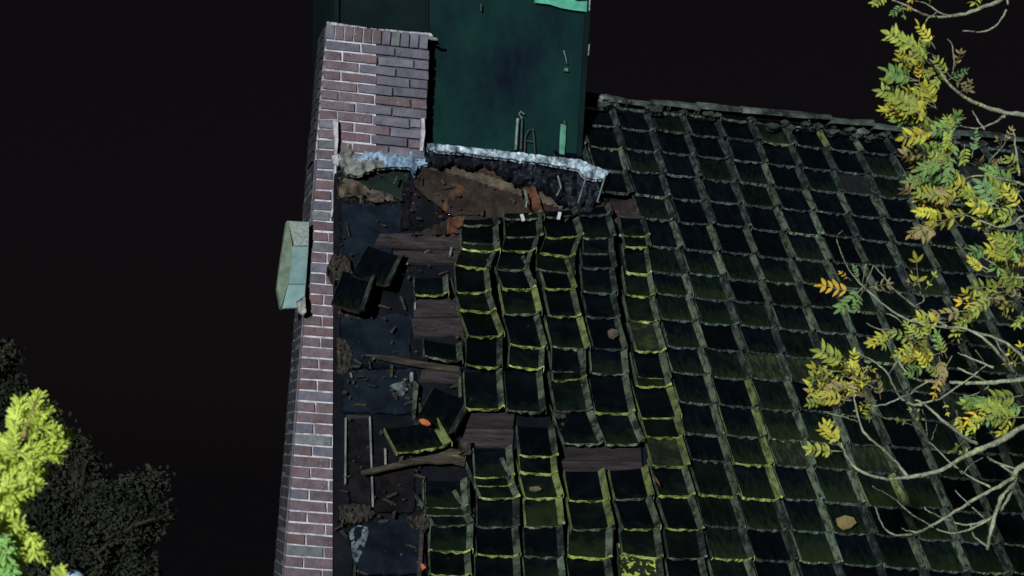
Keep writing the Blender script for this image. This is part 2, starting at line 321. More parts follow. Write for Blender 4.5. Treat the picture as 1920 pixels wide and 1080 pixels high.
# the lower wall down to the ground
b0 = wall(lx(1180), 1180, 0.012)
def bx(name, lo, hi, mats, parent):
    vs = [Vector((x, y, z)) for x in (lo[0], hi[0]) for y in (lo[1], hi[1]) for z in (lo[2], hi[2])]
    c, loc = centred(vs)
    o = new(name, mesh(name, loc, [(0, 1, 3, 2), (4, 6, 7, 5), (0, 4, 5, 1), (2, 3, 7, 6), (0, 2, 6, 4), (1, 5, 7, 3)]), None, mats)
    o.location = c; return adopt(o, parent)
bx('lower_gable_wall', (b0.x-.02, YW+.015, 0), (b0.x+1.4, YW+.70, b0.z-.004), ['brick'], house)
def hx(a, b, f): return a+(b-a)*f
S_OF = lambda y: 66.0 + 6*(y-222)/858.0                        # stretcher length in survey pixels
rb = random.Random(3)
for j in range(len(ys)-1):
    ya, yb = ys[j], ys[j+1]; ym = (ya+yb)/2; l = lx(ym); sl_ = 0.072
    if yb > 1175: break
    xr = 633.5 if yb < 330 else 628+S_OF(ym)*1.2
    x = l; first = True; stretch = j % 2 == 0
    while x < xr-4:
        w = S_OF(ym) if (stretch or not first) else S_OF(ym)*.5
        first = False; xe = min(x+w, xr)
        gj = 3.2 if xe < xr else 0; gy = 3.3
        pr = rb.uniform(-.003, .003)
        q = [(x, ya+gy*.5+(x-l)*sl_), (x, yb-gy*.5+(x-l)*sl_), (xe-gj, yb-gy*.5+(xe-l)*sl_), (xe-gj, ya+gy*.5+(xe-l)*sl_)]
        q = [(a+rb.uniform(-.9, .9), b+rb.uniform(-.8, .8)) for a, b in q]
        if rb.random() < .93 or xe-x < 20:
            mm = rb.choices(['brick', 'brick_red', 'brick_blue'], [6, 3, 1.5])[0]
            if j < 5: mm = rb.choice(['brick_teal', 'brick_blue', 'brick'])
        else: mm = 'brick_teal'
        adopt(slab('brick', [wall(a, b, pr) for a, b in q], Vector((0, .095, 0)), [mm], None, 0.004), core)
        x = xe
# left return of the wall: quoin bricks running back
for j in range(0, len(ys)-1):
    ya, yb = ys[j], ys[j+1]
    if yb > 1175: break
    l = lx((ya+yb)/2); a0 = wall(l+.5, ya+1.5); a1 = wall(l+.5, yb-1.5)
    t = 0.006 if j % 2 else 0.113
    cuts = [0.004]+[t+.218*k for k in range(4) if t+.218*k > .03]+[.70]
    if j % 2 == 0: cuts = [0.108, 0.33, 0.55, .70]
    else: cuts = [0.098, .22, .44, .70]
    if cuts[0] > .09: cuts = [cuts[0]]+cuts[1:]
    for c0, c1 in zip(cuts[:-1], cuts[1:]):
        pr = rb.uniform(.008, .013)
        q = [Vector((a0.x-pr, YW+c1-.008, a0.z)), Vector((a1.x-pr, YW+c1-.008, a1.z)), Vector((a1.x-pr, YW+c0, a1.z)), Vector((a0.x-pr, YW+c0, a0.z))]
        adopt(slab('brick', q, Vector((.05, 0, 0)), ['brick_shaded'], None, 0.003), core)
a0 = wall(lx(224), 224); a1 = wall(lx(1175), 1175)
adopt(slab('return_joint', [Vector((a0.x-.006, YW+.69, a0.z)), Vector((a1.x-.006, YW+.69, a1.z)), Vector((a1.x-.006, YW+.097, a1.z)), Vector((a0.x-.006, YW+.097, a0.z))], Vector((.02, 0, 0)), ['mortar_dark']), core)  # dark joint colour carries the shade of the side face
# mortar smeared down the right arris
adopt(patch('mortar_smear', [(622, 225), (634, 226), (634, 262), (631, 300), (630, 345), (626, 385), (621, 420), (619, 405), (623, 350), (626, 300), (626, 260)], ['mortar'], None, -.012, .006, 2.5, .09, 1.5, .02, place=wall), core)
adopt(patch('mortar_lump', [(621, 292), (636, 288), (641, 300), (634, 312), (622, 306)], ['mortar'], None, -.02, .012, 2.5, .12, 2, .03, place=wall), core)
adopt(patch('mortar_lump', [(614, 500), (622, 478), (640, 472), (655, 488), (660, 512), (648, 530), (628, 526)], ['rubble'], None, -.05, .03, 2.6, .2, 3, .06), core)

# --- stone kneeler block on the wall's left
YB = YW - .06
def blk(px, py, dy=0.0): return wall(px, py, -.06+dy)
sb = empty('stone_block', blk(552, 579)); adopt(sb)
adopt(slab('upper_face', [blk(541, 414), blk(552, 461), blk(579, 461), blk(580, 416)], Vector((0, .13, 0)), ['stone_speck'], None, 0.004), sb)
adopt(slab('middle_face', [blk(549, 461.5, .012), blk(541, 533, .012), blk(574, 533, .012), blk(579, 461.5, .012)], Vector((0, .13, 0)), ['stone_blue'], None, 0.004), sb)
adopt(slab('lower_face', [blk(541, 533.5), blk(529, 579), blk(571, 577), blk(574, 533.5)], Vector((0, .13, 0)), ['stone_blue'], None, 0.006), sb)
adopt(slab('side_face', [blk(538, 414, .02), blk(532, 455, .02), blk(525, 500, .02), blk(520, 541, .02), blk(527, 577, .02), blk(540, 534, .018), blk(549, 500, .018), blk(548.5, 462, .018), blk(540.5, 414, .02)], Vector((0, .13, 0)), ['stone_side'], None), sb)
adopt(patch('mortar_lump', [(556, 565), (572, 555), (574, 585), (566, 592), (558, 585)], ['mortar_grey'], None, -.075, .02, 2.5, .2, 2, .05, place=wall), sb)

# --- chimney
def chp(px, py, dy=0.0): return wall(px, py, .03+dy)
def cl(y): return 613 + (597-613)*(y-43)/(225-43)
def crr(y): return 806 + (795-806)*(y-63)/(275-63)
def slope_c(x, y): return y + (x-cl(y))*0.104
ch = slab('chimney', [chp(614.5, 46, .012), chp(cl(300)+1, 300, .012), chp(705, slope_c(705, 300), .012), chp(705, slope_c(705, 46), .012)], Vector((0, .42, 0)), ['mortar']); adopt(ch)
adopt(slab('inner_core', [chp(705, slope_c(705, 46), .022), chp(705, slope_c(705, 300), .022), chp(794, slope_c(794, 300), .022), chp(805, slope_c(805, 46), .022)], Vector((0, .41, 0)), ['mortar_dark']), ch)
c0_ = chp(cl(46), 46); c1_ = chp(cl(300), 300)
for j in range(13):
    za = c0_.z+(c1_.z-c0_.z)*j/13.0; zb = c0_.z+(c1_.z-c0_.z)*(j+1)/13.0+.008; xa = c0_.x+(c1_.x-c0_.x)*j/13.0; xb = c0_.x+(c1_.x-c0_.x)*(j+1)/13.0
    for e0, e1 in (((.10, .21), (.218, .435)) if j % 2 else ((.10, .32), (.328, .435))):
        adopt(slab('brick', [Vector((xa-.012, YW+.03+e1, za)), Vector((xb-.012, YW+.03+e1, zb)), Vector((xb-.012, YW+.03+e0, zb)), Vector((xa-.012, YW+.03+e0, za))], Vector((.06, 0, 0)), ['brick_shaded'], None, .003), ch)
rc = random.Random(11)
n = 11
for k in range(n):                                             # soldier course on top
    xa = cl(45)+k*(193/n); xb = cl(45)+(k+1)*(193/n)-2.2
    q = [(xa, slope_c(xa, 45)), (xa-2, slope_c(xa-2, 72)), (xb-2, slope_c(xb-2, 72)), (xb, slope_c(xb, 45))]
    mm = rc.choice(['brick', 'brick_blue']) if k < 6 else rc.choice(['brick_blue', 'brick_teal'])
    adopt(slab('brick', [chp(a, b, rc.uniform(-.003, .003)) for a, b in q], Vector((0, .2, 0)), [mm], None, .004), ch)
for j in range(12):
    ya = 74+18.55*j; yb = ya+18.55; l = cl(ya); r_ = crr(ya)
    x = l+1.0; k = 0; first = True
    while x < r_-5:
        w = 67.0
        if first and j % 2: w = 33.5
        w += rc.uniform(-3, 3)*(x > l+60); first = False
        xe = min(x+w, r_)
        if r_-xe < 14: xe = r_
        wob = rc.uniform(-1.2, 1.2) if x > 690 else rc.uniform(-.4, .4)
        q = [(x, slope_c(x, ya+1.6)+wob), (x, slope_c(x, yb-1.6)+wob), (xe-(3 if xe < r_ else 0), slope_c(xe, yb-1.6)+wob), (xe-(3 if xe < r_ else 0), slope_c(xe, ya+1.6)+wob)]
        q = [(a_+rc.uniform(-.8, .8)*(a_ > l+3), b_+rc.uniform(-.7, .7)) for a_, b_ in q]
        mid = (x+xe)/2
        mm = rc.choices(['brick', 'brick_red', 'brick_blue'], [6, 2, 1])[0] if mid < 700 else rc.choices(['brick_blue', 'brick'], [6, 1])[0]
        pr = rc.uniform(-.004, .004)
        adopt(slab('brick', [chp(a, b, pr) for a, b in q], Vector((0, .1, 0)), [mm], None, .004), ch)
        x = xe
adopt(patch('mortar_cap', [(612, 40), (640, 44), (700, 53), (760, 58), (808, 62), (812, 68), (800, 68), (740, 61), (660, 50), (612, 47)], ['mortar'], None, -.006, .014, 2.5, .15, 2.0, .03, place=lambda x, y, h=0: wall(x, y, .03-h)), ch)
adopt(patch('mortar_smear', [(789, 222), (796, 221), (797, 250), (793, 283), (786, 283), (788, 255)], ['mortar'], None, .012, .008, 2.5, .15, 1.5, .03, place=lambda x, y, h=0: wall(x, y, .03-h)), ch)
vs = []; fs = []; tube(vs, fs, [chp(800, 70, .02), chp(812, 73, -.04), chp(820, 74, -.03)], [.008, .012, .009], 6)
c_, l_ = centred(vs); o = new('mortar_spur', mesh('spur', l_, fs), None, ['mortar_grey']); o.location = c_; adopt(o, ch)

# --- green clad dormer behind the chimney
def dm(px, py, dy=0.0): return wall(px, py, .16+dy)
dr = empty('dormer', dm(950, 290)); adopt(dr)
def dxr(y): return 1108-18*(y/303.0)
adopt(slab('clad_panel', [dm(803, -260), dm(802, 282), dm(dxr(305)-8, 312), dm(dxr(-260)-8, -260)], Vector((0, 1.6, 0)), ['clad'], None, .004), dr)
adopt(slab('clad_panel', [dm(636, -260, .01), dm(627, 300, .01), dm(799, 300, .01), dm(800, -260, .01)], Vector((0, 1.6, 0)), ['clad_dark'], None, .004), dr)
adopt(slab('seam', [dm(799.5, -260, -.012), dm(798, 285, -.012), dm(803, 285, -.012), dm(804.5, -260, -.012)], Vector((0, .1, 0)), ['clad_dark'], None, .003), dr)
adopt(slab('corner_trim', [dm(dxr(-260)-9, -260, -.02), dm(dxr(305)-9, 308, -.02), dm(dxr(305), 309, -.02), dm(dxr(-260), -260, -.02)], Vector((0, .3, 0)), ['clad_dark'], None, .004), dr)
adopt(slab('corner_trim', [dm(631, -260, -.015), dm(624, 300, -.015), dm(632, 300, -.015), dm(639, -260, -.015)], Vector((0, .3, 0)), ['clad_dark'], None, .004), dr)
mp_ = adopt(slab('reflection_patch', [dm(1000, -30, -.035), dm(1004, 5, -.035), dm(1030, 8, -.035), dm(1052, 15, -.035), dm(1075, 19, -.035), dm(1100, 22, -.035), dm(1101, 2, -.035), dm(1085, 3, -.035), dm(1070, -2, -.035), dm(1068, -60, -.035)], Vector((0, .03, 0)), ['mint'], None), dr)  # flat added shape that colours in a reflection, not a board
mp_['label'] = 'bright mint green patch standing for a reflection under the top edge'
adopt(slab('mint_strip', [dm(1052, 232, -.02), dm(1050, 262, -.02), dm(1049, 290, -.02), dm(1058, 291, -.02), dm(1061, 262, -.02), dm(1062, 234, -.02)], Vector((0, .015, 0)), ['mint_fade'], None, .002), dr)
for pts, r, mm in (([(1058, 226), (1060, 233)], .006, 'dull_metal'), ([(971, 222), (969, 250), (967, 281)], .010, 'pale_metal'), ([(979, 224), (978, 250), (977, 280)], .006, 'dull_metal'),
                   ([(979, 222), (973, 214), (976, 209), (983, 214)], .0055, 'pale_metal'), ([(1057, 95), (1061, 108), (1063, 119)], .004, 'pale_metal'),
                   ([(984, 285), (985, 255), (991, 244), (999, 241), (1002, 262), (1000, 266), (987, 264)], .004, 'dull_metal'), ([(1002, 265), (1003, 288)], .004, 'dull_metal'),
                   ([(1105, 20), (1107, -20)], .006, 'pale_metal'), ([(1105, 83), (1103, 104)], .005, 'pale_metal'), ([(902, 8), (902, 21)], .006, 'dull_metal')):
    vs = []; fs = []; tube(vs, fs, [dm(a, b, -.03) for a, b in pts], [r]*len(pts), 6)
    c_, l_ = centred(vs); o = new('wall_fitting', mesh('fitting', l_, fs), None, [mm]); o.location = c_; adopt(o, dr)
o = slab('wall_bracket', [dm(1059, 127, -.03), dm(1059, 133, -.03), dm(1066, 134, -.03), dm(1065, 127, -.03)], Vector((0, .03, 0)), ['pale_metal'], None, .002); adopt(o, dr)

# --- roof deck
U0 = uv(632, 700)[0]; RIDGE_V = uv(1400, 219)[1]; EAVE_V = uv(1300, 1080)[1]-1.3
U1 = uv(1920, 400)[0]+2.2
def vx(py, px=631): return uv(px, py)
D0 = -.10
vl = [uv(631, y) for y in (296, 500, 800, 1080)]
du = (vl[3][0]-vl[2][0])/(vl[3][1]-vl[2][1])
low = (vl[3][0]+du*(EAVE_V-vl[3][1]), EAVE_V)
poly = [ruv(u, v, D0) for u, v in (low, (U1, EAVE_V), (U1, RIDGE_V), (uv(1040, 200)[0], RIDGE_V), (uv(1040, 300)[0], uv(1000, 285)[1]), (vl[0][0], vl[0][1]))]
poly += [ruv(u, v, D0) for u, v in vl[1:]]
rf = slab('roof', poly, NR*-.06, ['felt']); adopt(rf)
# rear slope, front and side walls of the body (unseen but solid)
rr = ruv(0, RIDGE_V); ee = ruv(0, EAVE_V)
X0 = low[0]+RO.x+.38; X1 = U1+RO.x-.15
me = mesh('back', [Vector((X0, rr.y+.02, rr.z-.2)), Vector((X1, rr.y+.02, rr.z-.2)), Vector((X1, 2*rr.y-ee.y, ee.z-.2)), Vector((X0, 2*rr.y-ee.y, ee.z-.2))], [(3, 2, 1, 0)])
c_ = Vector((X0, rr.y, rr.z)); 
for v in me.vertices: v.co -= c_
o = new('rear_roof_slope', me, None, ['pan_green']); o.location = c_; adopt(o)
yf = ee.y+.35; yb_ = 2*rr.y-ee.y-.35; zf = ee.z+.05
vs = [Vector(p) for p in ((X0, yf, 0), (X0, yb_, 0), (X0, yb_, zf), (X0, rr.y, rr.z-.35), (X0, yf, zf))]
vs2 = [Vector((X1, v.y, v.z)) for v in vs]
fs = [(0, 1, 2, 3, 4), (9, 8, 7, 6, 5), (0, 4, 9, 5), (1, 6, 7, 2)]
c_, l_ = centred(vs+vs2); o = new('house_walls', mesh('walls', l_, fs), None, ['brick']); o.location = c_; adopt(o)

# --- things of the bared deck: felt sheets, boards, battens
def rquad(name, pts, h, th, mats, parent=rf, chamfer=.003, lab=None):
    if name in ('felt_sheet', 'slit_shade'):
        o = adopt(patch(name, pts, mats, None, h, .007, 4, .05, 8, .012, seed=pts[0][0]*.37+pts[0][1]), parent); return o
    o = slab(name, [roof(x, y, h) for x, y in pts], NR*-th, mats, None, chamfer); adopt(o, parent)
    if lab: o['label'] = lab
    return o
H = D0+.006
rquad('felt_sheet', [(637, 384), (637, 545), (700, 548), (748, 440), (756, 384)], H, .005, ['felt_blue'])
rquad('felt_sheet', [(637, 592), (639, 690), (768, 690), (772, 590)], H+.004, .008, ['felt_blue'])
rquad('felt_sheet', [(641, 694), (643, 774), (776, 776), (778, 692)], H+.008, .012, ['felt_blue'])
rquad('felt_sheet', [(640, 312), (638, 376), (752, 380), (770, 318)], H, .005, ['felt_green'])
rquad('slit_shade', [(756, 340), (752, 432), (766, 432), (768, 342)], H+.004, .006, ['felt_black'])  # dark sheet laid on the deck, painting in the shade of a slit
rquad('felt_sheet', [(770, 360), (768, 432), (862, 432), (862, 362)], H, .005, ['felt'])
rquad('felt_sheet', [(651, 782), (653, 945), (694, 948), (691, 782)], H+.006, .008, ['felt_black'])
rquad('felt_sheet', [(700, 850), (702, 960), (778, 962), (776, 846)], H+.006, .008, ['felt_black'])
rquad('batten', [(692, 780), (698, 949), (701, 949), (695, 780)], H+.02, .02, ['thin'], lab='thin pale metal batten edge')
rquad('batten', [(647, 782), (646, 905), (649, 905), (650, 782)], H+.02, .02, ['thin'])
rquad('batten', [(650, 777), (650, 784), (694, 783), (694, 777)], H+.012, .012, ['board'])
rquad('felt_sheet', [(652, 992), (664, 1078), (796, 1078), (800, 990), (760, 976), (700, 976)], H+.022, .016, ['felt_blue'])
adopt(patch('scuff_mark', [(654, 995), (672, 984), (694, 990), (688, 1012), (676, 1040), (668, 1062), (660, 1040)], ['scuff'], None, H+.024, .003, 3, .09, 3, .004), rf)
adopt(patch('scuff_mark', [(730, 722), (756, 714), (768, 726), (756, 742), (738, 744)], ['scuff'], None, H+.011, .003, 3, .09, 3, .004), rf)
for pts in ([(712, 438), (702, 458), (862, 468), (862, 437)], [(738, 470), (744, 492), (858, 492), (862, 470)],
            [(778, 558), (776, 594), (862, 592), (858, 557)], [(772, 597), (778, 630), (872, 628), (864, 596)],
            [(792, 692), (786, 712), (862, 716), (862, 693)], [(864, 774), (866, 800), (962, 802), (966, 773)], [(862, 803), (862, 834), (962, 836), (964, 804)],
            [(1050, 836), (1048, 862), (1204, 864), (1202, 836)], [(1048, 864), (1050, 892), (1206, 890), (1204, 865)],
            [(778, 780), (775, 850), (792, 850), (795, 780)], [(1085, 392), (1082, 412), (1220, 420), (1216, 398)]):
    rquad('board', pts, H+.02+rb.uniform(-.004, .006), .022, ['board'])
rquad('batten', [(777, 566), (777, 578), (780, 578), (780, 566)], H+.035, .02, ['thin'])
rquad('batten', [(769, 697), (769, 712), (775, 712), (775, 697)], H+.03, .02, ['thin'])
rquad('batten', [(860, 692), (861, 742), (866, 742), (864, 692)], H+.05, .03, ['roll'])
rquad('batten', [(776, 712), (773, 778), (779, 782), (785, 720)], H+.05, .03, ['roll'])
rquad('batten', [(790, 962), (783, 1078), (790, 1078), (797, 962)], H+.05, .03, ['board'])
rquad('batten', [(845, 462), (842, 477), (846, 477), (849, 463)], H+.05, .02, ['thin'])

# --- debris under the flashing
def browns(x, y):
    v = noise.fractal(Vector((x*.02, y*.03, 2.2)), 1, 2, 3)
    d = abs((y-300)-(x-800)*.32)
    return 1 if d < 9 else 0
adopt(patch('mortar_debris', [(776, 312), (830, 302), (880, 300), (960, 320), (1060, 372), (1130, 380), (1205, 372), (1208, 398), (1120, 402), (1060, 414), (1000, 402), (930, 408), (870, 418), (840, 400), (800, 372), (775, 350)],
            ['soil', 'soil_pale', 'soil_orange'], None, -.075, .022, 3.5, .04, 6, .04, dome=.025, seed=1, matfn=browns), rf)
adopt(patch('mortar_debris', [(634, 332), (662, 336), (690, 352), (730, 362), (742, 376), (700, 380), (664, 368), (634, 372)], ['soil_pale'], None, -.075, .03, 3.5, .07, 5, .06, seed=4), rf)
adopt(patch('mortar_debris', [(772, 440), (812, 424), (845, 408), (868, 402), (874, 420), (866, 436), (820, 440)], ['soil', 'soil_orange'], None, -.06, .03, 3.5, .09, 5, .06, seed=6, matfn=lambda x, y: 1 if x > 838 else 0), rf)
adopt(patch('mortar_debris', [(978, 352), (1002, 348), (1012, 372), (1018, 396), (1004, 402), (990, 384)], ['soil_orange'], None, -.01, .03, 3, .09, 4, .08, seed=8), rf)
adopt(patch('rubble_heap', [(634, 560), (660, 572), (700, 578), (690, 600), (650, 596), (634, 590)], ['rubble'], None, -.088, .022, 2.6, .2, 4, .04, seed=9), rf)
adopt(patch('rubble_heap', [(632, 632), (648, 636), (660, 662), (658, 690), (646, 705), (632, 700)], ['rubble'], None, -.088, .022, 2.6, .2, 4, .04, seed=10), rf)
adopt(patch('rubble_heap', [(634, 950), (660, 944), (692, 946), (704, 962), (690, 978), (655, 982), (634, 976)], ['rubble'], None, -.08, .03, 2.6, .22, 4, .05, seed=12), rf)
adopt(patch('rubble_heap', [(764, 968), (800, 966), (806, 986), (796, 998), (774, 984)], ['rubble'], None, -.05, .03, 3, .14, 3, .06, seed=13), rf)
adopt(patch('rubble_heap', [(1034, 770), (1060, 772), (1064, 794), (1052, 808), (1036, 796)], ['rubble'], None, -.03, .03, 3, .14, 3, .06, seed=14), rf)
adopt(patch('rubble_heap', [(860, 828), (882, 826), (884, 852), (866, 856)], ['rubble'], None, -.03, .03, 3, .14, 3, .06, seed=15), rf)

# --- flashing
fl = empty('flashing', roof(800, 290)); adopt(fl)
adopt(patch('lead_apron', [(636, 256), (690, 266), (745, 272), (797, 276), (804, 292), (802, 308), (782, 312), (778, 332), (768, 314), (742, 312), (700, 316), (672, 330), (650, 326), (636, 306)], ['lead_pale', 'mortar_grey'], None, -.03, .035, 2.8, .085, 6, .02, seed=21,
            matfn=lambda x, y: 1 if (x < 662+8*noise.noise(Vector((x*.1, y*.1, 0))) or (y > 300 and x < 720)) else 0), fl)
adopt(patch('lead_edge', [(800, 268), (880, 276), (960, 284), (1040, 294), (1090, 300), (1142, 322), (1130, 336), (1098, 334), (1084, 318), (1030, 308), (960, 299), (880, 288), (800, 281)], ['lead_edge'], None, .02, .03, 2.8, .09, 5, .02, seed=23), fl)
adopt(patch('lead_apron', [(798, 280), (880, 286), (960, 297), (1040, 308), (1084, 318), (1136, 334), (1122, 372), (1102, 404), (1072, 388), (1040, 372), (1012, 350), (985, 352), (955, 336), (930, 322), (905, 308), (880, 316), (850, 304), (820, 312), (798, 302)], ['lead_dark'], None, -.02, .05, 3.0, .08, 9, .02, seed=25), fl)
for pts in ([(1136, 326), (1128, 352), (1120, 378)], [(1098, 336), (1090, 360), (1084, 380)], [(1046, 330), (1052, 352), (1044, 366)], [(984, 356), (988, 378), (986, 388)]):
    vs = []; fs = []; tube(vs, fs, [roof(a, b, .06) for a, b in pts], [.006]*len(pts), 5)
    c_, l_ = centred(vs); o = new('torn_edge', mesh('torn', l_, fs), None, ['pale_metal']); o.location = c_; adopt(o, fl)

# ------------------------------------------------------------------ roof tiles
PROF = [(.075, .001), (.082, .011), (.094, .011), (.102, .003), (.22, .001), (.34, .0), (.46, -.001), (.58, .0), (.70, .001), (.80, .002), (.872, .005), (.955, .031), (.995, .036), (1.022, .024), (1.032, .0)]
TH = .023; TL = .30
def tile_mesh(name, seed, length=TL, mats=('pan', 'roll', 'edge_grey'), rag=1.0):
    rr_ = random.Random(seed); n = len(PROF); vs = []; fs = []; mi = []
    segs = 3
    sag = rr_.uniform(-.004, .004)
    for s in range(segs+1):
        t = s/segs
        for i, (x, z) in enumerate(PROF):
            jx = rr_.uniform(-.006, .006) if 0 < i < n-1 else 0
            y = t*length + (rr_.uniform(-.006, .004)*rag if s == 0 else 0)
            zz = z + sag*math.sin(t*math.pi) - t*.046 + (rr_.uniform(-.002, .003) if s == 0 else 0)
            vs.append((x+jx, y, zz))
    base_ = len(vs)
    for s in (0, segs):
        for i, (x, z) in enumerate(PROF):
            v = vs[s*n+i]; th = TH*(rr_.uniform(.55, 1.55) if s == 0 else 1)
            vs.append((v[0], v[1]+(.002 if s == 0 else 0), v[2]-th))
    for s in range(segs):
        for i in range(n-1):
            fs.append((s*n+i, s*n+i+1, (s+1)*n+i+1, (s+1)*n+i)); xm = (PROF[i][0]+PROF[i+1][0])/2
            mi.append(1 if (xm > .87 or i < 3) else 0)
    for i in range(n-1):
        fs.append((base_+i, base_+i+1, i+1, i)); mi.append(2)                                  # lower edge
        fs.append((segs*n+i, segs*n+i+1, base_+n+i+1, base_+n+i)); mi.append(3)                # head
        fs.append((base_+n+i, base_+n+i+1, base_+i+1, base_+i)); mi.append(0)                  # underside
    for i, sgn in ((0, 1), (n-1, -1)):
        ring = [s*n+i for s in range(segs+1)]+[base_+n+i, base_+i]
        fs.append(tuple(ring[::-1] if sgn > 0 else ring)); mi.append(3)
    me = mesh(name, vs, fs, mi)
    ra = me.attributes.new('reach', 'FLOAT', 'POINT')
    ra.data.foreach_set('value', [min(1.0, v[1]/.22) for v in vs])
    for k in mats: me.materials.append(M[k])
    return me
TM = {}
def tmesh(pan, roll, edge, var, length=TL, lip=None):
    k = (pan, roll, edge, var, length, lip)
    if k not in TM: TM[k] = tile_mesh('roof_tile', hash((var, 5)) % 1000+var*17, length, (pan, roll, edge, lip or roll))
    return TM[k]
rt = random.Random(21)
tiles = []
def put_tile(bl, br, pan, roll, edge, h=0.0, length=TL, parent=rf, tilt=0.0, name='roof_tile', spin=0):
    ex = br-bl; w = ex.length; ex = ex.normalized(); ey = NR.cross(ex).normalized()
    nz_ = NR
    if tilt:
        rot = Matrix.Rotation(tilt, 3, ex); ey = rot @ ey; nz_ = rot @ NR
    o = new(name, tmesh(pan, roll, edge, rt.randrange(4), length))
    mw = Matrix((ex*w, ey, nz_)).transposed().to_4x4(); mw.translation = bl+NR*h
    if parent is not None:
        off = Vector(); p = parent
        while p is not None: off += p.location; p = p.parent
        mw.translation -= off; o.parent = parent
    o.matrix_basis = mw; tiles.append(o); return o
def px_tile(xl, yl, xr, yr, pan='pan', roll='roll', edge='edge_bright', h=0.0, length=TL, lean=0.0):
    a = roof(xl, yl); b = roof(xr, yr); w = b-a; a = a-w*.09; ex = b-a
    up = (roof(xl-lean*50, yl-50)-roof(xl, yl)).normalized()
    src = tmesh(pan, roll, edge, rt.randrange(4), length); me = src.copy()
    for v in me.vertices: v.co = ex*v.co.x+up*v.co.y+NR*v.co.z
    o = new('roof_tile', me); o.location = a+NR*h; adopt(o, rf); return o
B, P_, G_ = 'edge_bright', 'edge_pale', 'edge_grey'
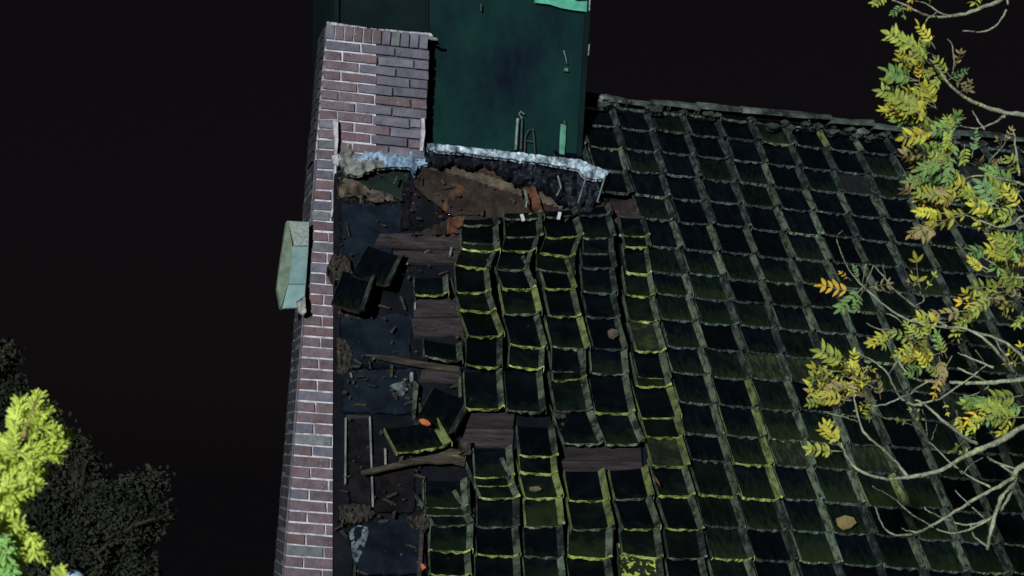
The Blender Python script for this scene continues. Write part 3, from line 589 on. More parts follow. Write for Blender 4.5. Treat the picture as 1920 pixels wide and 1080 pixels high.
LEFT = [
 # column nearest the hole
 (777, 552, 840, 551, 'pan', 'roll', B, .19), (795, 667, 866, 679, 'pan', 'roll', P_, .17),
 (794, 952, 876, 953, 'pan', 'roll', P_, .22), (797, 966, 880, 968, 'pan', 'roll_dim', P_, .25), (812, 985, 886, 984, 'pan', 'roll', P_, .25), (804, 1031, 884, 1035, 'pan', 'roll', B, .3), (806, 1076, 882, 1080, 'pan', 'roll', B, .3),
 # second
 (868, 421, 935, 421, 'pan', 'roll_dim', P_, .10), (865, 455, 934, 458, 'pan', 'roll', P_, .20), (865, 466, 936, 472, 'pan', 'roll', B, .2), (853, 496, 918, 504, 'pan_green', 'roll', B, .3), (855, 549, 918, 548, 'pan', 'roll', B, .3),
 (862, 580, 928, 584, 'pan_green', 'roll', B, .3), (878, 629, 944, 628, 'pan', 'roll_moss', B, .3), (873, 682, 940, 689, 'pan', 'roll', B, .3), (872, 765, 944, 765, 'pan', 'roll', B, .32),
 (890, 895, 962, 894, 'pan', 'roll', B, .24), (891, 910, 962, 910, 'pan', 'roll_moss', B, .25), (900, 933, 972, 934, 'pan', 'roll', B, .3), (893, 986, 972, 987, 'pan', 'roll_dim', G_, .3), (893, 1038, 974, 1042, 'pan', 'roll', B, .3), (890, 1084, 974, 1086, 'pan', 'roll', B, .3),
 # third
 (947, 411, 1019, 408, 'pan', 'roll', P_, .10), (946, 443, 1016, 443, 'pan', 'roll', P_, .2), (940, 470, 1004, 471, 'pan', 'roll', B, .3), (930, 504, 990, 505, 'pan', 'roll', P_, .3), (942, 540, 1003, 541, 'pan', 'roll', B, .3), (945, 590, 1014, 588, 'pan', 'roll_moss', P_, .3),
 (957, 645, 1024, 652, 'pan', 'roll', B, .3), (953, 684, 1018, 692, 'pan', 'roll', B, .3), (950, 767, 1022, 772, 'pan', 'roll', P_, .34), (974, 853, 1044, 857, 'pan', 'roll', B, .25), (974, 884, 1043, 888, 'pan', 'roll_moss', B, .25), (984, 934, 1054, 932, 'pan', 'roll_moss', B, .3), (985, 987, 1056, 985, 'pan_green', 'roll_moss', P_, .3), (983, 1041, 1056, 1044, 'pan', 'roll_dim', P_, .3), (984, 1092, 1060, 1095, 'pan', 'roll', B, .3),
 # fourth
 (1022, 406, 1083, 403, 'pan', 'roll', P_, .10), (1024, 444, 1092, 442, 'pan', 'roll', B, .2), (1012, 473, 1077, 481, 'pan', 'roll', B, .3), (1006, 503, 1076, 512, 'pan_green', 'roll_dim', P_, .3), (1022, 541, 1079, 542, 'pan', 'roll_moss', B, .3), (1029, 591, 1087, 594, 'pan', 'roll', B, .3),
 (1034, 650, 1104, 655, 'pan', 'roll_moss', P_, .3), (1033, 697, 1096, 697, 'pan', 'roll', P_, .3), (1036, 713, 1097, 710, 'pan', 'roll', B, .3), (1040, 771, 1108, 770, 'pan_green', 'roll', G_, .34), (1057, 830, 1132, 831, 'pan', 'roll', P_, .32), (1066, 938, 1141, 938, 'pan', 'roll_moss', B, .24), (1072, 994, 1150, 990, 'pan_green', 'roll_moss', P_, .3), (1064, 1040, 1146, 1046, 'pan_green', 'roll', B, .3), (1068, 1096, 1150, 1100, 'pan', 'roll', B, .3),
 # fifth
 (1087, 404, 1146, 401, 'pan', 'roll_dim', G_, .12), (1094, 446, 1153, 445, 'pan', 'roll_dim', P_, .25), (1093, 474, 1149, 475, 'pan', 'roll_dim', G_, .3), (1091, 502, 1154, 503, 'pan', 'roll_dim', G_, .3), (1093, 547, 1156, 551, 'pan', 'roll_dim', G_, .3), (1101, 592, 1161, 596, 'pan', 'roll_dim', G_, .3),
 (1112, 653, 1174, 656, 'pan', 'roll', G_, .3), (1108, 697, 1177, 702, 'pan', 'roll', P_, .3), (1114, 773, 1188, 774, 'pan', 'roll', B, .34), (1135, 833, 1206, 830, 'pan', 'roll', P_, .32), (1152, 937, 1224, 932, 'pan', 'roll_moss', P_, .24), (1168, 992, 1237, 990, 'pan', 'roll', B, .3), (1166, 1036, 1241, 1046, 'pan_green', 'roll', B, .3), (1164, 1094, 1244, 1100, 'pan_spot', 'roll', B, .3),
 # sixth
 (1168, 441, 1216, 444, 'pan', 'roll_dim', B, .22), (1172, 463, 1218, 463, 'pan', 'roll', B, .3), (1174, 509, 1220, 513, 'pan', 'roll', B, .3), (1174, 553, 1226, 556, 'pan', 'roll', B, .3), (1179, 599, 1235, 603, 'pan_green', 'roll', B, .3), (1192, 658, 1246, 660, 'pan_moss', 'roll', B, .3),
 (1196, 706, 1256, 710, 'pan', 'roll', B, .3), (1194, 723, 1256, 725, 'pan_green', 'roll', B, .3), (1202, 783, 1276, 781, 'pan', 'roll_moss', B, .34), (1211, 819, 1281, 820, 'pan_green', 'roll_moss', B, .3), (1222, 873, 1291, 874, 'pan_moss', 'roll_moss', B, .32), (1234, 927, 1301, 928, 'pan', 'roll', B, .3), (1250, 990, 1317, 994, 'pan', 'roll', B, .3), (1252, 1046, 1322, 1048, 'pan_green', 'roll_dim', P_, .3), (1256, 1100, 1328, 1104, 'pan', 'roll', P_, .3)]
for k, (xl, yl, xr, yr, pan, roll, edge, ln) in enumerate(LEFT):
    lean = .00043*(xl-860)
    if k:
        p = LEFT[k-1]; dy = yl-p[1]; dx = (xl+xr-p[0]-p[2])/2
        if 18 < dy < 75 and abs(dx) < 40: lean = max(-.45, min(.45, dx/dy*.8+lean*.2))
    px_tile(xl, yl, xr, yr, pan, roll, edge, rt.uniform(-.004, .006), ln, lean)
ROWY = [263, 303, 344, 385, 428, 478, 525, 567, 613, 661, 709, 763, 820, 868, 932, 992, 1047]
def row_v(i):
    if 0 <= i < len(ROWY): return uv(1420, ROWY[i])[1]*.75+node(0, i)[1]*.25
    return node(0, i)[1]
rest = []
count = len(LEFT)
for i in range(-1, 24):
    for k in range(-6, 14):
        u, v = node(k, 0)[0], row_v(i)
        p = ruv(u+GW/2, v); d = p-EYE; z = d.dot(FW); X = 960+F*d.dot(RT)/z; Y = 540-F*d.dot(UP)/z
        if v > RIDGE_V+.02: continue
        if k < -2:
            if i > 3 or X < 1040 or (i == 3 and k < -3) : 
                if i < 18: continue
            if X < 900 and i >= 18: pass
        if i >= 18 and X < 560: continue
        ju, jv = rt.uniform(-.006, .006), rt.uniform(-.008, .008)
        a = ruv(u+ju, v+jv+rt.uniform(-.003, .003)); b = ruv(u+GW+ju, v+jv+rt.uniform(-.003, .003))
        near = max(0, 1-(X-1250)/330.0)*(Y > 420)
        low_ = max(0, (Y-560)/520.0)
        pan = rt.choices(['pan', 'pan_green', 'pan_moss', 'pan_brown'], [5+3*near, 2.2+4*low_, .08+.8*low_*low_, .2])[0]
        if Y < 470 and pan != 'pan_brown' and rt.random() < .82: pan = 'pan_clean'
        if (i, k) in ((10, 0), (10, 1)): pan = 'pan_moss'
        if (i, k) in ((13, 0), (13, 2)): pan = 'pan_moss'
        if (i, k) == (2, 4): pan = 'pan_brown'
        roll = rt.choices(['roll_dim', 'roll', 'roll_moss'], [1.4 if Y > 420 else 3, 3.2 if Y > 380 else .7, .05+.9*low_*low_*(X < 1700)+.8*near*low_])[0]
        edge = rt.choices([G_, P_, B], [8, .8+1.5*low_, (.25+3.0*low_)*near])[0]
        if k < -2 and i in (1, 2, 3): edge = rt.choice([G_, G_, P_])
        vis = -60 < X < 1990 and -20 < Y < 1125
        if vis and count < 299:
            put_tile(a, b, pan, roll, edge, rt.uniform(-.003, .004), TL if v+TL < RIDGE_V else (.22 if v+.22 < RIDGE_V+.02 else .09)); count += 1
        else: rest.append((a, b, rt.randrange(4)))
# tiles beyond the frame, joined
vs = []; fs = []; mi = []
for a, b, vr in rest:
    me = tmesh('pan', 'roll_dim', G_, vr); ex = (b-a); ey = NR.cross(ex).normalized(); n0 = len(vs)
    for v in me.vertices: vs.append(a+ex*v.co.x+ey*v.co.y+NR*v.co.z)
    for p in me.polygons: fs.append(tuple(n0+q for q in p.vertices)); mi.append(p.material_index)
if vs:
    c_, l_ = centred(vs); o = new('further_roof_tiles', mesh('further', l_, fs, mi), None, ['pan', 'roll_dim', G_, 'roll_dim']); o.location = c_; adopt(o, rf); o['kind'] = 'stuff'
# two white clips on tile heads
for pts in ([(975, 402), (979, 415), (985, 413), (981, 401)], [(1044, 411), (1050, 411), (1053, 398), (1047, 397)]):
    rquad('tile_clip', pts, .03, .004, ['white'], chamfer=0)
# ridge
for k in range(17):
    u0 = uv(1050, 190)[0]+k*.33; 
    if u0 > U1-.3: break
    vs = []; fs = []; ns = 7
    hh = rt.uniform(-.012, .012); tw = rt.uniform(-.012, .012)
    for s in range(3):
        for a in range(ns):
            t = math.pi*(a/(ns-1)); rad = .068*(1+.05*(s == 0))*(1+rt.uniform(-.16, .16))
            vs.append(Vector((s*.17, -math.cos(t)*rad, math.sin(t)*rad*.8+hh+tw*s)))
    for s in range(2):
        for a in range(ns-1): fs.append((s*ns+a, (s+1)*ns+a, (s+1)*ns+a+1, s*ns+a+1))
    fs.append(tuple(range(ns))); fs.append(tuple(reversed(range(2*ns, 3*ns))))
    o = new('ridge_tile', mesh('ridge_tile', vs, fs), None, ['ridge']); o.location = ruv(u0, RIDGE_V+.03, -.02); adopt(o, rf)
rp = random.Random(5)
for k in range(34):
    t = rp.random(); x = 1105+700*t**.9; y = 184+(x-1100)*.117+rp.uniform(-7, 12)
    s = rp.uniform(4, 13); q = [(x+math.cos(a)*s*rp.uniform(.7, 1.3), y+math.sin(a)*s*.5*rp.uniform(.6, 1.3)) for a in [i*math.pi/4 for i in range(8)]]
    adopt(patch('mortar_lump', q, ['ridge'], None, .03, .014, 2.6, .2, 2.5, .03, seed=k, dome=.008), rf)

rd = random.Random(77); vs = []; fs = []; mi = []
for k in range(390):
    if k < 320:
        x = rd.uniform(636, 870); y = rd.uniform(385, 1075)
        if x > 790 and (y < 430 or y > 850) : continue
        if noise.noise(Vector((x*.02, y*.02, 7.7))) < -.05 and rd.random() < .8: continue
    else: x = rd.uniform(640, 1200); y = 300+(x-640)*.16+rd.uniform(0, 85)
    p = roof(x, y, D0+.022+rd.uniform(0, .02)+(.03 if k >= 320 else 0)); a = rd.uniform(0, 6.28)
    L = rd.choice([.004, .005, .006, .008, .012, .02, .045])*rd.uniform(.6, 1.4); W = min(L, rd.uniform(.003, .009)); T = rd.uniform(.002, .006)
    ex = Vector((1, 0, 0))*math.cos(a)+SL*math.sin(a); ey = NR.cross(ex); ez = NR; n0 = len(vs)
    for sx, sy, sz in ((-1, -1, -1), (1, -1, -1), (1, 1, -1), (-1, 1, -1), (-1, -.7, 1), (.8, -1, 1), (1, .8, 1), (-.7, 1, 1)): vs.append(p+ex*L*sx+ey*W*sy+ez*T*sz)
    for f_ in ((4, 5, 6, 7), (0, 1, 5, 4), (1, 2, 6, 5), (2, 3, 7, 6), (3, 0, 4, 7)): fs.append(tuple(n0+q for q in f_)); mi.append(0)
    mm = rd.choices([0, 1, 2, 3], [8, 2.5, .8, .3])[0]
    for q in range(5): mi[-1-q] = mm
c_, l_ = centred(vs); o = new('debris_crumbs', mesh('crumbs', l_, fs, mi), None, ['rubble', 'lath', 'mortar_grey', 'soil_orange']); o.location = c_; adopt(o, rf); o['kind'] = 'stuff'

# ------------------------------------------------------------------ loose tiles and wood lying on the deck
def loose(pts, label, pan='pan', edge=G_, roll='roll_dim', h=-.02, length=None, lift=(0, 0, 0), mats=None):
    """four pixel corners: lower-left, lower-right, upper-right, upper-left of the tile as it lies"""
    q = [roof(x, y, h+dh) for (x, y), dh in zip(pts, (list(lift)+[0])[:4])]
    cq = (q[0]+q[1]+q[2]+q[3])*.25; q = [cq+(v-cq)*1.1 for v in q]; ex = (q[1]-q[0]+q[2]-q[3])*.5; ey = (q[3]-q[0]+q[2]-q[1])*.5
    o = new('roof_tile', tmesh(pan, roll, edge, rt.randrange(4), .30, 'soil_pale'))
    w = ex.length; exn = ex.normalized(); nz_ = exn.cross(ey).normalized(); eyn = nz_.cross(exn)
    mw = Matrix((exn*w, eyn*(ey.length/.30), nz_)).transposed().to_4x4(); mw.translation = q[0]
    o.matrix_basis = mw
    tag(o, label, 'roof tile', 'loose tiles lying on the bared roof'); return o
loose([(660, 513), (735, 532), (770, 481), (712, 457)], 'upper of two overlapping black tiles slid against the gable wall', h=.0, edge='soil')
loose([(622, 566), (688, 578), (736, 530), (683, 512)], 'lower slid black tile whose corner sticks over the brick gable wall', h=.035, edge='soil')
loose([(778, 782), (846, 800), (868, 741), (796, 706)], 'black tile tipped on its side above the fallen orange chipped tile', h=.0, edge='soil')
loose([(738, 848), (852, 836), (797, 791), (711, 808)], 'black tile with mossy ends and orange chip above the splintered lath', h=.0, edge=B, roll='roll_moss')
def plank(pts, th, h, mats, label, cat='board', group=None):
    q = [roof(x, y, h) for x, y in pts]; o = slab('splintered_board', q, NR*-th, mats, None, .003)
    tag(o, label, cat, group); return o
plank([(677, 883), (679, 888), (702, 886), (724, 880), (748, 875), (775, 869), (800, 866), (822, 868), (846, 866), (872, 872), (874, 858), (860, 852), (872, 844), (846, 840), (822, 850), (796, 855), (778, 857), (750, 864), (724, 872), (700, 877)], .014, -.02, ['lath'], 'splintered brown lath lying slantwise below the mossy black tile')
plank([(684, 664), (712, 671), (742, 678), (780, 685), (822, 692), (862, 697), (862, 687), (838, 684), (800, 679), (762, 672), (740, 668), (712, 665)], .012, -.045, ['lath'], 'thin grey splintered lath pointing at the gable wall above the navy felt')
def chip(pts, h, mats, name, label, cat):
    o = slab(name, [roof(x, y, h) for x, y in pts], NR*-.012, mats, None, 0); tag(o, label, cat); return o
chip([(786, 786), (792, 793), (803, 796), (808, 795), (802, 788), (794, 785)], .075, ['clay'], 'tile_shard', 'bright orange broken clay shard on the tile above the splintered lath', 'tile shard')
chip([(789, 1058), (793, 1068), (799, 1064), (792, 1056)], .05, ['clay'], 'tile_shard', 'tiny orange clay shard at the bottom of the bared strip', 'tile shard')
chip([(850, 414), (854, 423), (862, 425), (868, 421), (869, 411), (862, 406), (855, 408)], -.01, ['soil_orange'], 'tile_shard', 'rusty orange clay lump at the top left of the tile field', 'tile shard')
chip([(1568, 972), (1572, 984), (1583, 992), (1596, 989), (1606, 980), (1600, 970), (1584, 966)], .05, ['leaf_tan'], 'fallen_leaf', 'large tan fallen leaf lying on the mossy tiles below the branches', 'leaf')
chip([(993, 913), (995, 918), (1006, 920), (1016, 917), (1010, 911)], .03, ['soil_pale'], 'fallen_leaf', 'small pale fallen leaf on a black tile right of the hole', 'leaf')
chip([(1140, 620), (1142, 631), (1152, 634), (1160, 628), (1156, 618), (1147, 616)], .03, ['soil_pale'], 'fallen_leaf', 'round dull fallen leaf on a black tile in mid roof', 'leaf')
chip([(1222, 888), (1230, 899), (1238, 909), (1236, 903), (1228, 892)], .06, ['soil_orange'], 'fallen_leaf', 'thin reddish curled leaf caught below the mossy tile', 'leaf')

# ------------------------------------------------------------------ rowan tree
RD = 6.6
rw = random.Random(4)
def rpt(x, y, dz=0): return at(x, y, RD+dz)
TX = rpt(2330, 700, .4)
rowan = tag(empty('rowan_tree', (TX.x, TX.y, 0)), 'rowan tree with yellowing feathered leaves and lichen-crusted branches before the roof', 'tree')
def radpt(o, parent):
    off = Vector(); p = parent
    while p is not None: off += p.location; p = p.parent
    o.location = o.location-off; o.parent = parent; return o
vs = []; fs = []
tp = smooth_path([Vector((TX.x, TX.y, 0)), Vector((TX.x+.05, TX.y, 2.5)), Vector((TX.x-.02, TX.y+.1, 5)), Vector((TX.x+.05, TX.y, 7.0)), Vector((TX.x+.1, TX.y+.1, 9.0))], 6)
tube(vs, fs, tp, [.12*(1-.75*i/(len(tp)-1))+.012 for i in range(len(tp))], 10)
c_ = Vector((TX.x, TX.y, 0)); o = new('trunk', mesh('trunk', [v-c_ for v in vs], fs), rowan, ['bark'])
crown = empty('crown', (0, 0, 0)); crown.parent = rowan
BR = [ # polylines in survey pixels, start width, end width (px), depth offsets
 ([(2330, 330), (2100, 250), (1990, 222), (1920, 215), (1872, 208), (1822, 190), (1782, 160), (1757, 126), (1742, 110)], 15, 4, 0),
 ([(1885, 217), (1856, 234), (1822, 241), (1800, 234)], 6, 2.5, 0), ([(1845, 243), (1833, 225), (1822, 207)], 4, 1.6, .05),
 ([(2330, 120), (2050, -60), (1920, -30), (1880, -2), (1840, 15), (1800, 28), (1752, 32), (1722, 23), (1700, 10), (1668, -2)], 14, 3, .1),
 ([(1920, -30), (1890, -12), (1888, 15), (1871, 45), (1846, 59), (1805, 58)], 6, 2.5, .1), ([(1775, 29), (1752, 18), (1735, 5), (1715, 2)], 4, 1.8, .1), ([(1758, 22), (1742, 34), (1733, 46)], 3, 1.6, .05),
 ([(2330, 760), (2080, 760), (1990, 772), (1920, 800), (1872, 828), (1832, 845), (1802, 860), (1762, 882), (1702, 895), (1652, 897), (1612, 882), (1592, 862), (1581, 842), (1571, 808), (1558, 790)], 17, 2.5, -.1),
 ([(1702, 894), (1682, 868), (1652, 840), (1624, 815), (1611, 788), (1602, 750), (1600, 712), (1594, 684)], 7, 2.2, -.1),
 ([(1833, 834), (1802, 815), (1770, 790), (1746, 768), (1727, 754), (1716, 750)], 8, 4, -.05),
 ([(1728, 760), (1704, 756), (1688, 746), (1672, 716), (1657, 692), (1628, 672), (1598, 655)], 6, 1.8, -.12), ([(1688, 746), (1706, 738), (1724, 724), (1748, 712)], 5, 2.5, -.12), ([(1632, 762), (1660, 758), (1692, 744)], 2.5, 4, -.1), ([(1666, 702), (1676, 688), (1686, 675)], 3, 1.6, -.1), ([(1610, 792), (1590, 784), (1560, 776), (1542, 772)], 2.6, 1.3, -.1),
 ([(2330, 640), (2080, 690), (1920, 712), (1852, 717), (1802, 718), (1770, 716), (1724, 714), (1702, 700), (1686, 678), (1684, 660)], 14, 2.5, .05),
 ([(1720, 758), (1760, 748), (1800, 722), (1830, 700), (1850, 684)], 4, 3, 0), ([(1795, 690), (1830, 706), (1850, 716), (1850, 728), (1822, 742), (1800, 746)], 4, 2, .1),
 ([(2080, 690), (1980, 690), (1930, 682), (1902, 655), (1870, 635), (1802, 617), (1742, 610), (1692, 595), (1652, 567), (1602, 520), (1582, 486), (1569, 450)], 9, 2, .05),
 ([(1776, 612), (1738, 590), (1712, 572), (1682, 548), (1661, 524), (1640, 500)], 6, 2.2, .1), ([(1661, 524), (1657, 508), (1655, 495)], 2.5, 1.3, .1), ([(1716, 573), (1733, 563), (1724, 545)], 3, 1.5, .1), ([(1569, 450), (1572, 440), (1580, 432)], 2.2, 1.2, .05),
 ([(1616, 546), (1619, 520), (1624, 494)], 2.2, 1.4, .05), ([(1621, 548), (1626, 525), (1638, 498)], 2.2, 1.4, .05), ([(1700, 612), (1680, 596), (1662, 588)], 3, 1.8, .05), ([(1680, 618), (1656, 618), (1640, 614), (1624, 606)], 3.5, 2, .0),
 ([(1900, 700), (1880, 672), (1850, 640), (1812, 617), (1775, 614)], 8, 4, -.15), ([(1862, 690), (1830, 675), (1796, 662)], 5, 2, -.1), ([(1900, 690), (1880, 660), (1866, 638)], 3, 1.5, -.2), ([(1846, 682), (1838, 668), (1830, 657)], 2.4, 1.4, -.15),
 ([(2080, 540), (1980, 528), (1920, 522), (1882, 517), (1842, 500), (1812, 478), (1792, 453)], 9, 2.8, .1), ([(1885, 516), (1865, 496), (1840, 482), (1822, 482)], 3, 1.5, .1),
 ([(2330, 900), (2060, 840), (1920, 872), (1902, 903), (1884, 922), (1873, 944), (1864, 972), (1857, 1000), (1851, 1032)], 15, 7, -.05),
 ([(1902, 895), (1872, 912), (1842, 928), (1792, 958), (1746, 986), (1716, 1000), (1686, 1004), (1661, 994), (1649, 972), (1641, 950)], 9, 2.2, -.1), ([(1740, 988), (1720, 997), (1704, 996), (1690, 990)], 3, 1.6, -.1),
 ([(1896, 920), (1886, 942), (1866, 966), (1832, 985), (1802, 998), (1767, 997), (1742, 984), (1702, 958), (1681, 938)], 7, 2, 0), ([(1681, 938), (1660, 925), (1636, 912)], 1.4, 1, 0), ([(1856, 972), (1826, 982), (1800, 982), (1770, 972), (1744, 960), (1732, 951)], 5, 2, .05),
 ([(1858, 914), (1822, 896), (1797, 880), (1788, 868)], 4.5, 2.5, .05), ([(1851, 1024), (1828, 1008), (1822, 992), (1820, 980)], 4.5, 2.2, 0), ([(1846, 972), (1816, 946), (1790, 918)], 3.5, 2, .05),
 ([(1842, 838), (1852, 858), (1872, 868), (1920, 884)], 5, 3.5, 0), ([(1838, 842), (1850, 856), (1876, 872), (1900, 888)], 6, 4, .02), ([(1804, 888), (1828, 866), (1842, 858)], 1.8, 1.2, -.05),
 ([(1740, 826), (1762, 848), (1784, 870), (1808, 892)], 2.5, 2.5, .1), ([(1740, 820), (1736, 790), (1730, 768)], 1.8, 1.4, .1), ([(1746, 826), (1752, 808), (1757, 795)], 1.6, 1.2, .1), ([(1738, 818), (1720, 803), (1698, 792)], 1.8, 1.2, .1),
 ([(2080, 380), (1980, 362), (1920, 346), (1884, 336), (1846, 329), (1818, 332), (1794, 348)], 8, 2, .05), ([(1980, 400), (1920, 404), (1900, 420), (1872, 426), (1834, 412), (1804, 402), (1780, 402)], 6, 2, 0), ([(1850, 316), (1860, 296), (1880, 275), (1888, 250)], 3, 1.6, 0), ([(1912, 330), (1905, 280), (1900, 246), (1896, 240)], 5, 2, .1), ([(1784, 144), (1790, 116), (1784, 82), (1776, 73)], 3, 1.5, .05)]
GI = 0
for pts, w0, w1, dz in BR:
    P3 = smooth_path([rpt(x, y, dz+.06*math.sin(i*1.3+w0)+(.25 if x > 2000 else 0)) for i, (x, y) in enumerate(pts)], 4)
    vs = []; fs = []; nn = len(P3)
    k = RD/F*.5
    tube(vs, fs, [p+Vector((rw.uniform(-1, 1), 0, rw.uniform(-1, 1)))*.0022 for p in P3], [max(.0011, .88*(w0+(w1-w0)*(i/(nn-1))**.8)*k*rw.uniform(.82, 1.22)) for i in range(nn)], 6)
    c_, l_ = centred(vs); o = new('branch', mesh('branch', l_, fs), None, ['bark']); o.location = c_; radpt(o, crown)
    o.data.polygons.foreach_set('use_smooth', [True]*len(o.data.polygons))
# compound leaves
def leaf_mesh(npair, seed, m_leaf):
    r = random.Random(seed); vs = []; fs = []; mi = []
    ax = [Vector((0, t, .05*math.sin(t*2.6)*r.uniform(-1, 1))) for t in [i/8 for i in range(9)]]
    bend = r.uniform(-.12, .12)
    ax = [Vector((bend*v.y*v.y, v.y, v.z)) for v in ax]
    tube(vs, fs, ax, [.013-.008*i/8 for i in range(9)], 4); mi += [1]*len(fs)
    def leaflet(p, ang, ln, wd, droop):
        n0 = len(vs); d = Vector((math.sin(ang), math.cos(ang), 0)); s = Vector((math.cos(ang), -math.sin(ang), 0))
        prof = [(0, .0), (.12, .55), (.38, 1.0), (.66, .78), (.88, .34), (1, 0)]
        roll_ = r.uniform(-.5, .5)
        for t, w in prof:
            c0 = p+d*ln*t+Vector((0, 0, -droop*t*t*ln))
            up = Vector((0, 0, 1))
            sd = (s*math.cos(roll_)+up*math.sin(roll_))*wd*w
            vs.append(c0-sd+up*.18*wd*w); vs.append(c0); vs.append(c0+sd+up*.18*wd*w)
        for i in range(len(prof)-1):
            for q in (0, 1): fs.append((n0+i*3+q, n0+i*3+q+1, n0+(i+1)*3+q+1, n0+(i+1)*3+q)); mi.append(0)
    for k in range(npair):
        t = .36+.58*k/max(1, npair-1) if npair > 1 else .6
        p = Vector((bend*t*t, t, 0)); ln = r.uniform(.26, .34)*(1-.18*abs(k/(npair)-.35))
        for sgn in (-1, 1):
            if r.random() < .07: continue
            leaflet(p, sgn*r.uniform(.75, 1.15), ln*r.uniform(.85, 1.1), r.uniform(.046, .062), r.uniform(-.15, .5))
    leaflet(Vector((bend, 1, 0)), r.uniform(-.3, .3), .3, .06, r.uniform(-.1, .4))
    me = mesh('leaf', vs, fs, mi); me.materials.append(M[m_leaf]); me.materials.append(M['petiole'])
    me.polygons.foreach_set('use_smooth', [True]*len(me.polygons)); return me
LM = {}
def put_leaf(x0, y0, x1, y1, col, npair=5, dz=0.0, tilt=None):
    key = (col, npair, rw.randrange(3))
    if key not in LM: LM[key] = leaf_mesh(npair, 31*npair+key[2]*7+len(col), col)
    a = rpt(x0, y0, dz); b = rpt(x1, y1, dz+rw.uniform(-.10, .03)); ey = b-a; ln = ey.length*.92; ey.normalize()
    tocam = (EYE-a).normalized(); nz_ = (tocam-ey*tocam.dot(ey)).normalized()
    nz_ = Matrix.Rotation(rw.uniform(-.6, .6) if tilt is None else tilt, 3, ey) @ nz_; ex = ey.cross(nz_)
    o = new('leaf', LM[key]); mw = Matrix((ex*ln, ey*ln, nz_*ln)).transposed().to_4x4(); mw.translation = a
    off = crown.location+rowan.location; mw.translation -= off; o.parent = crown; o.matrix_basis = mw
Y_, L_, G2, O_, T_, E_ = 'leaf_yellow', 'leaf_lime', 'leaf_green', 'leaf_gold', 'leaf_tan', 'leaf_teal'
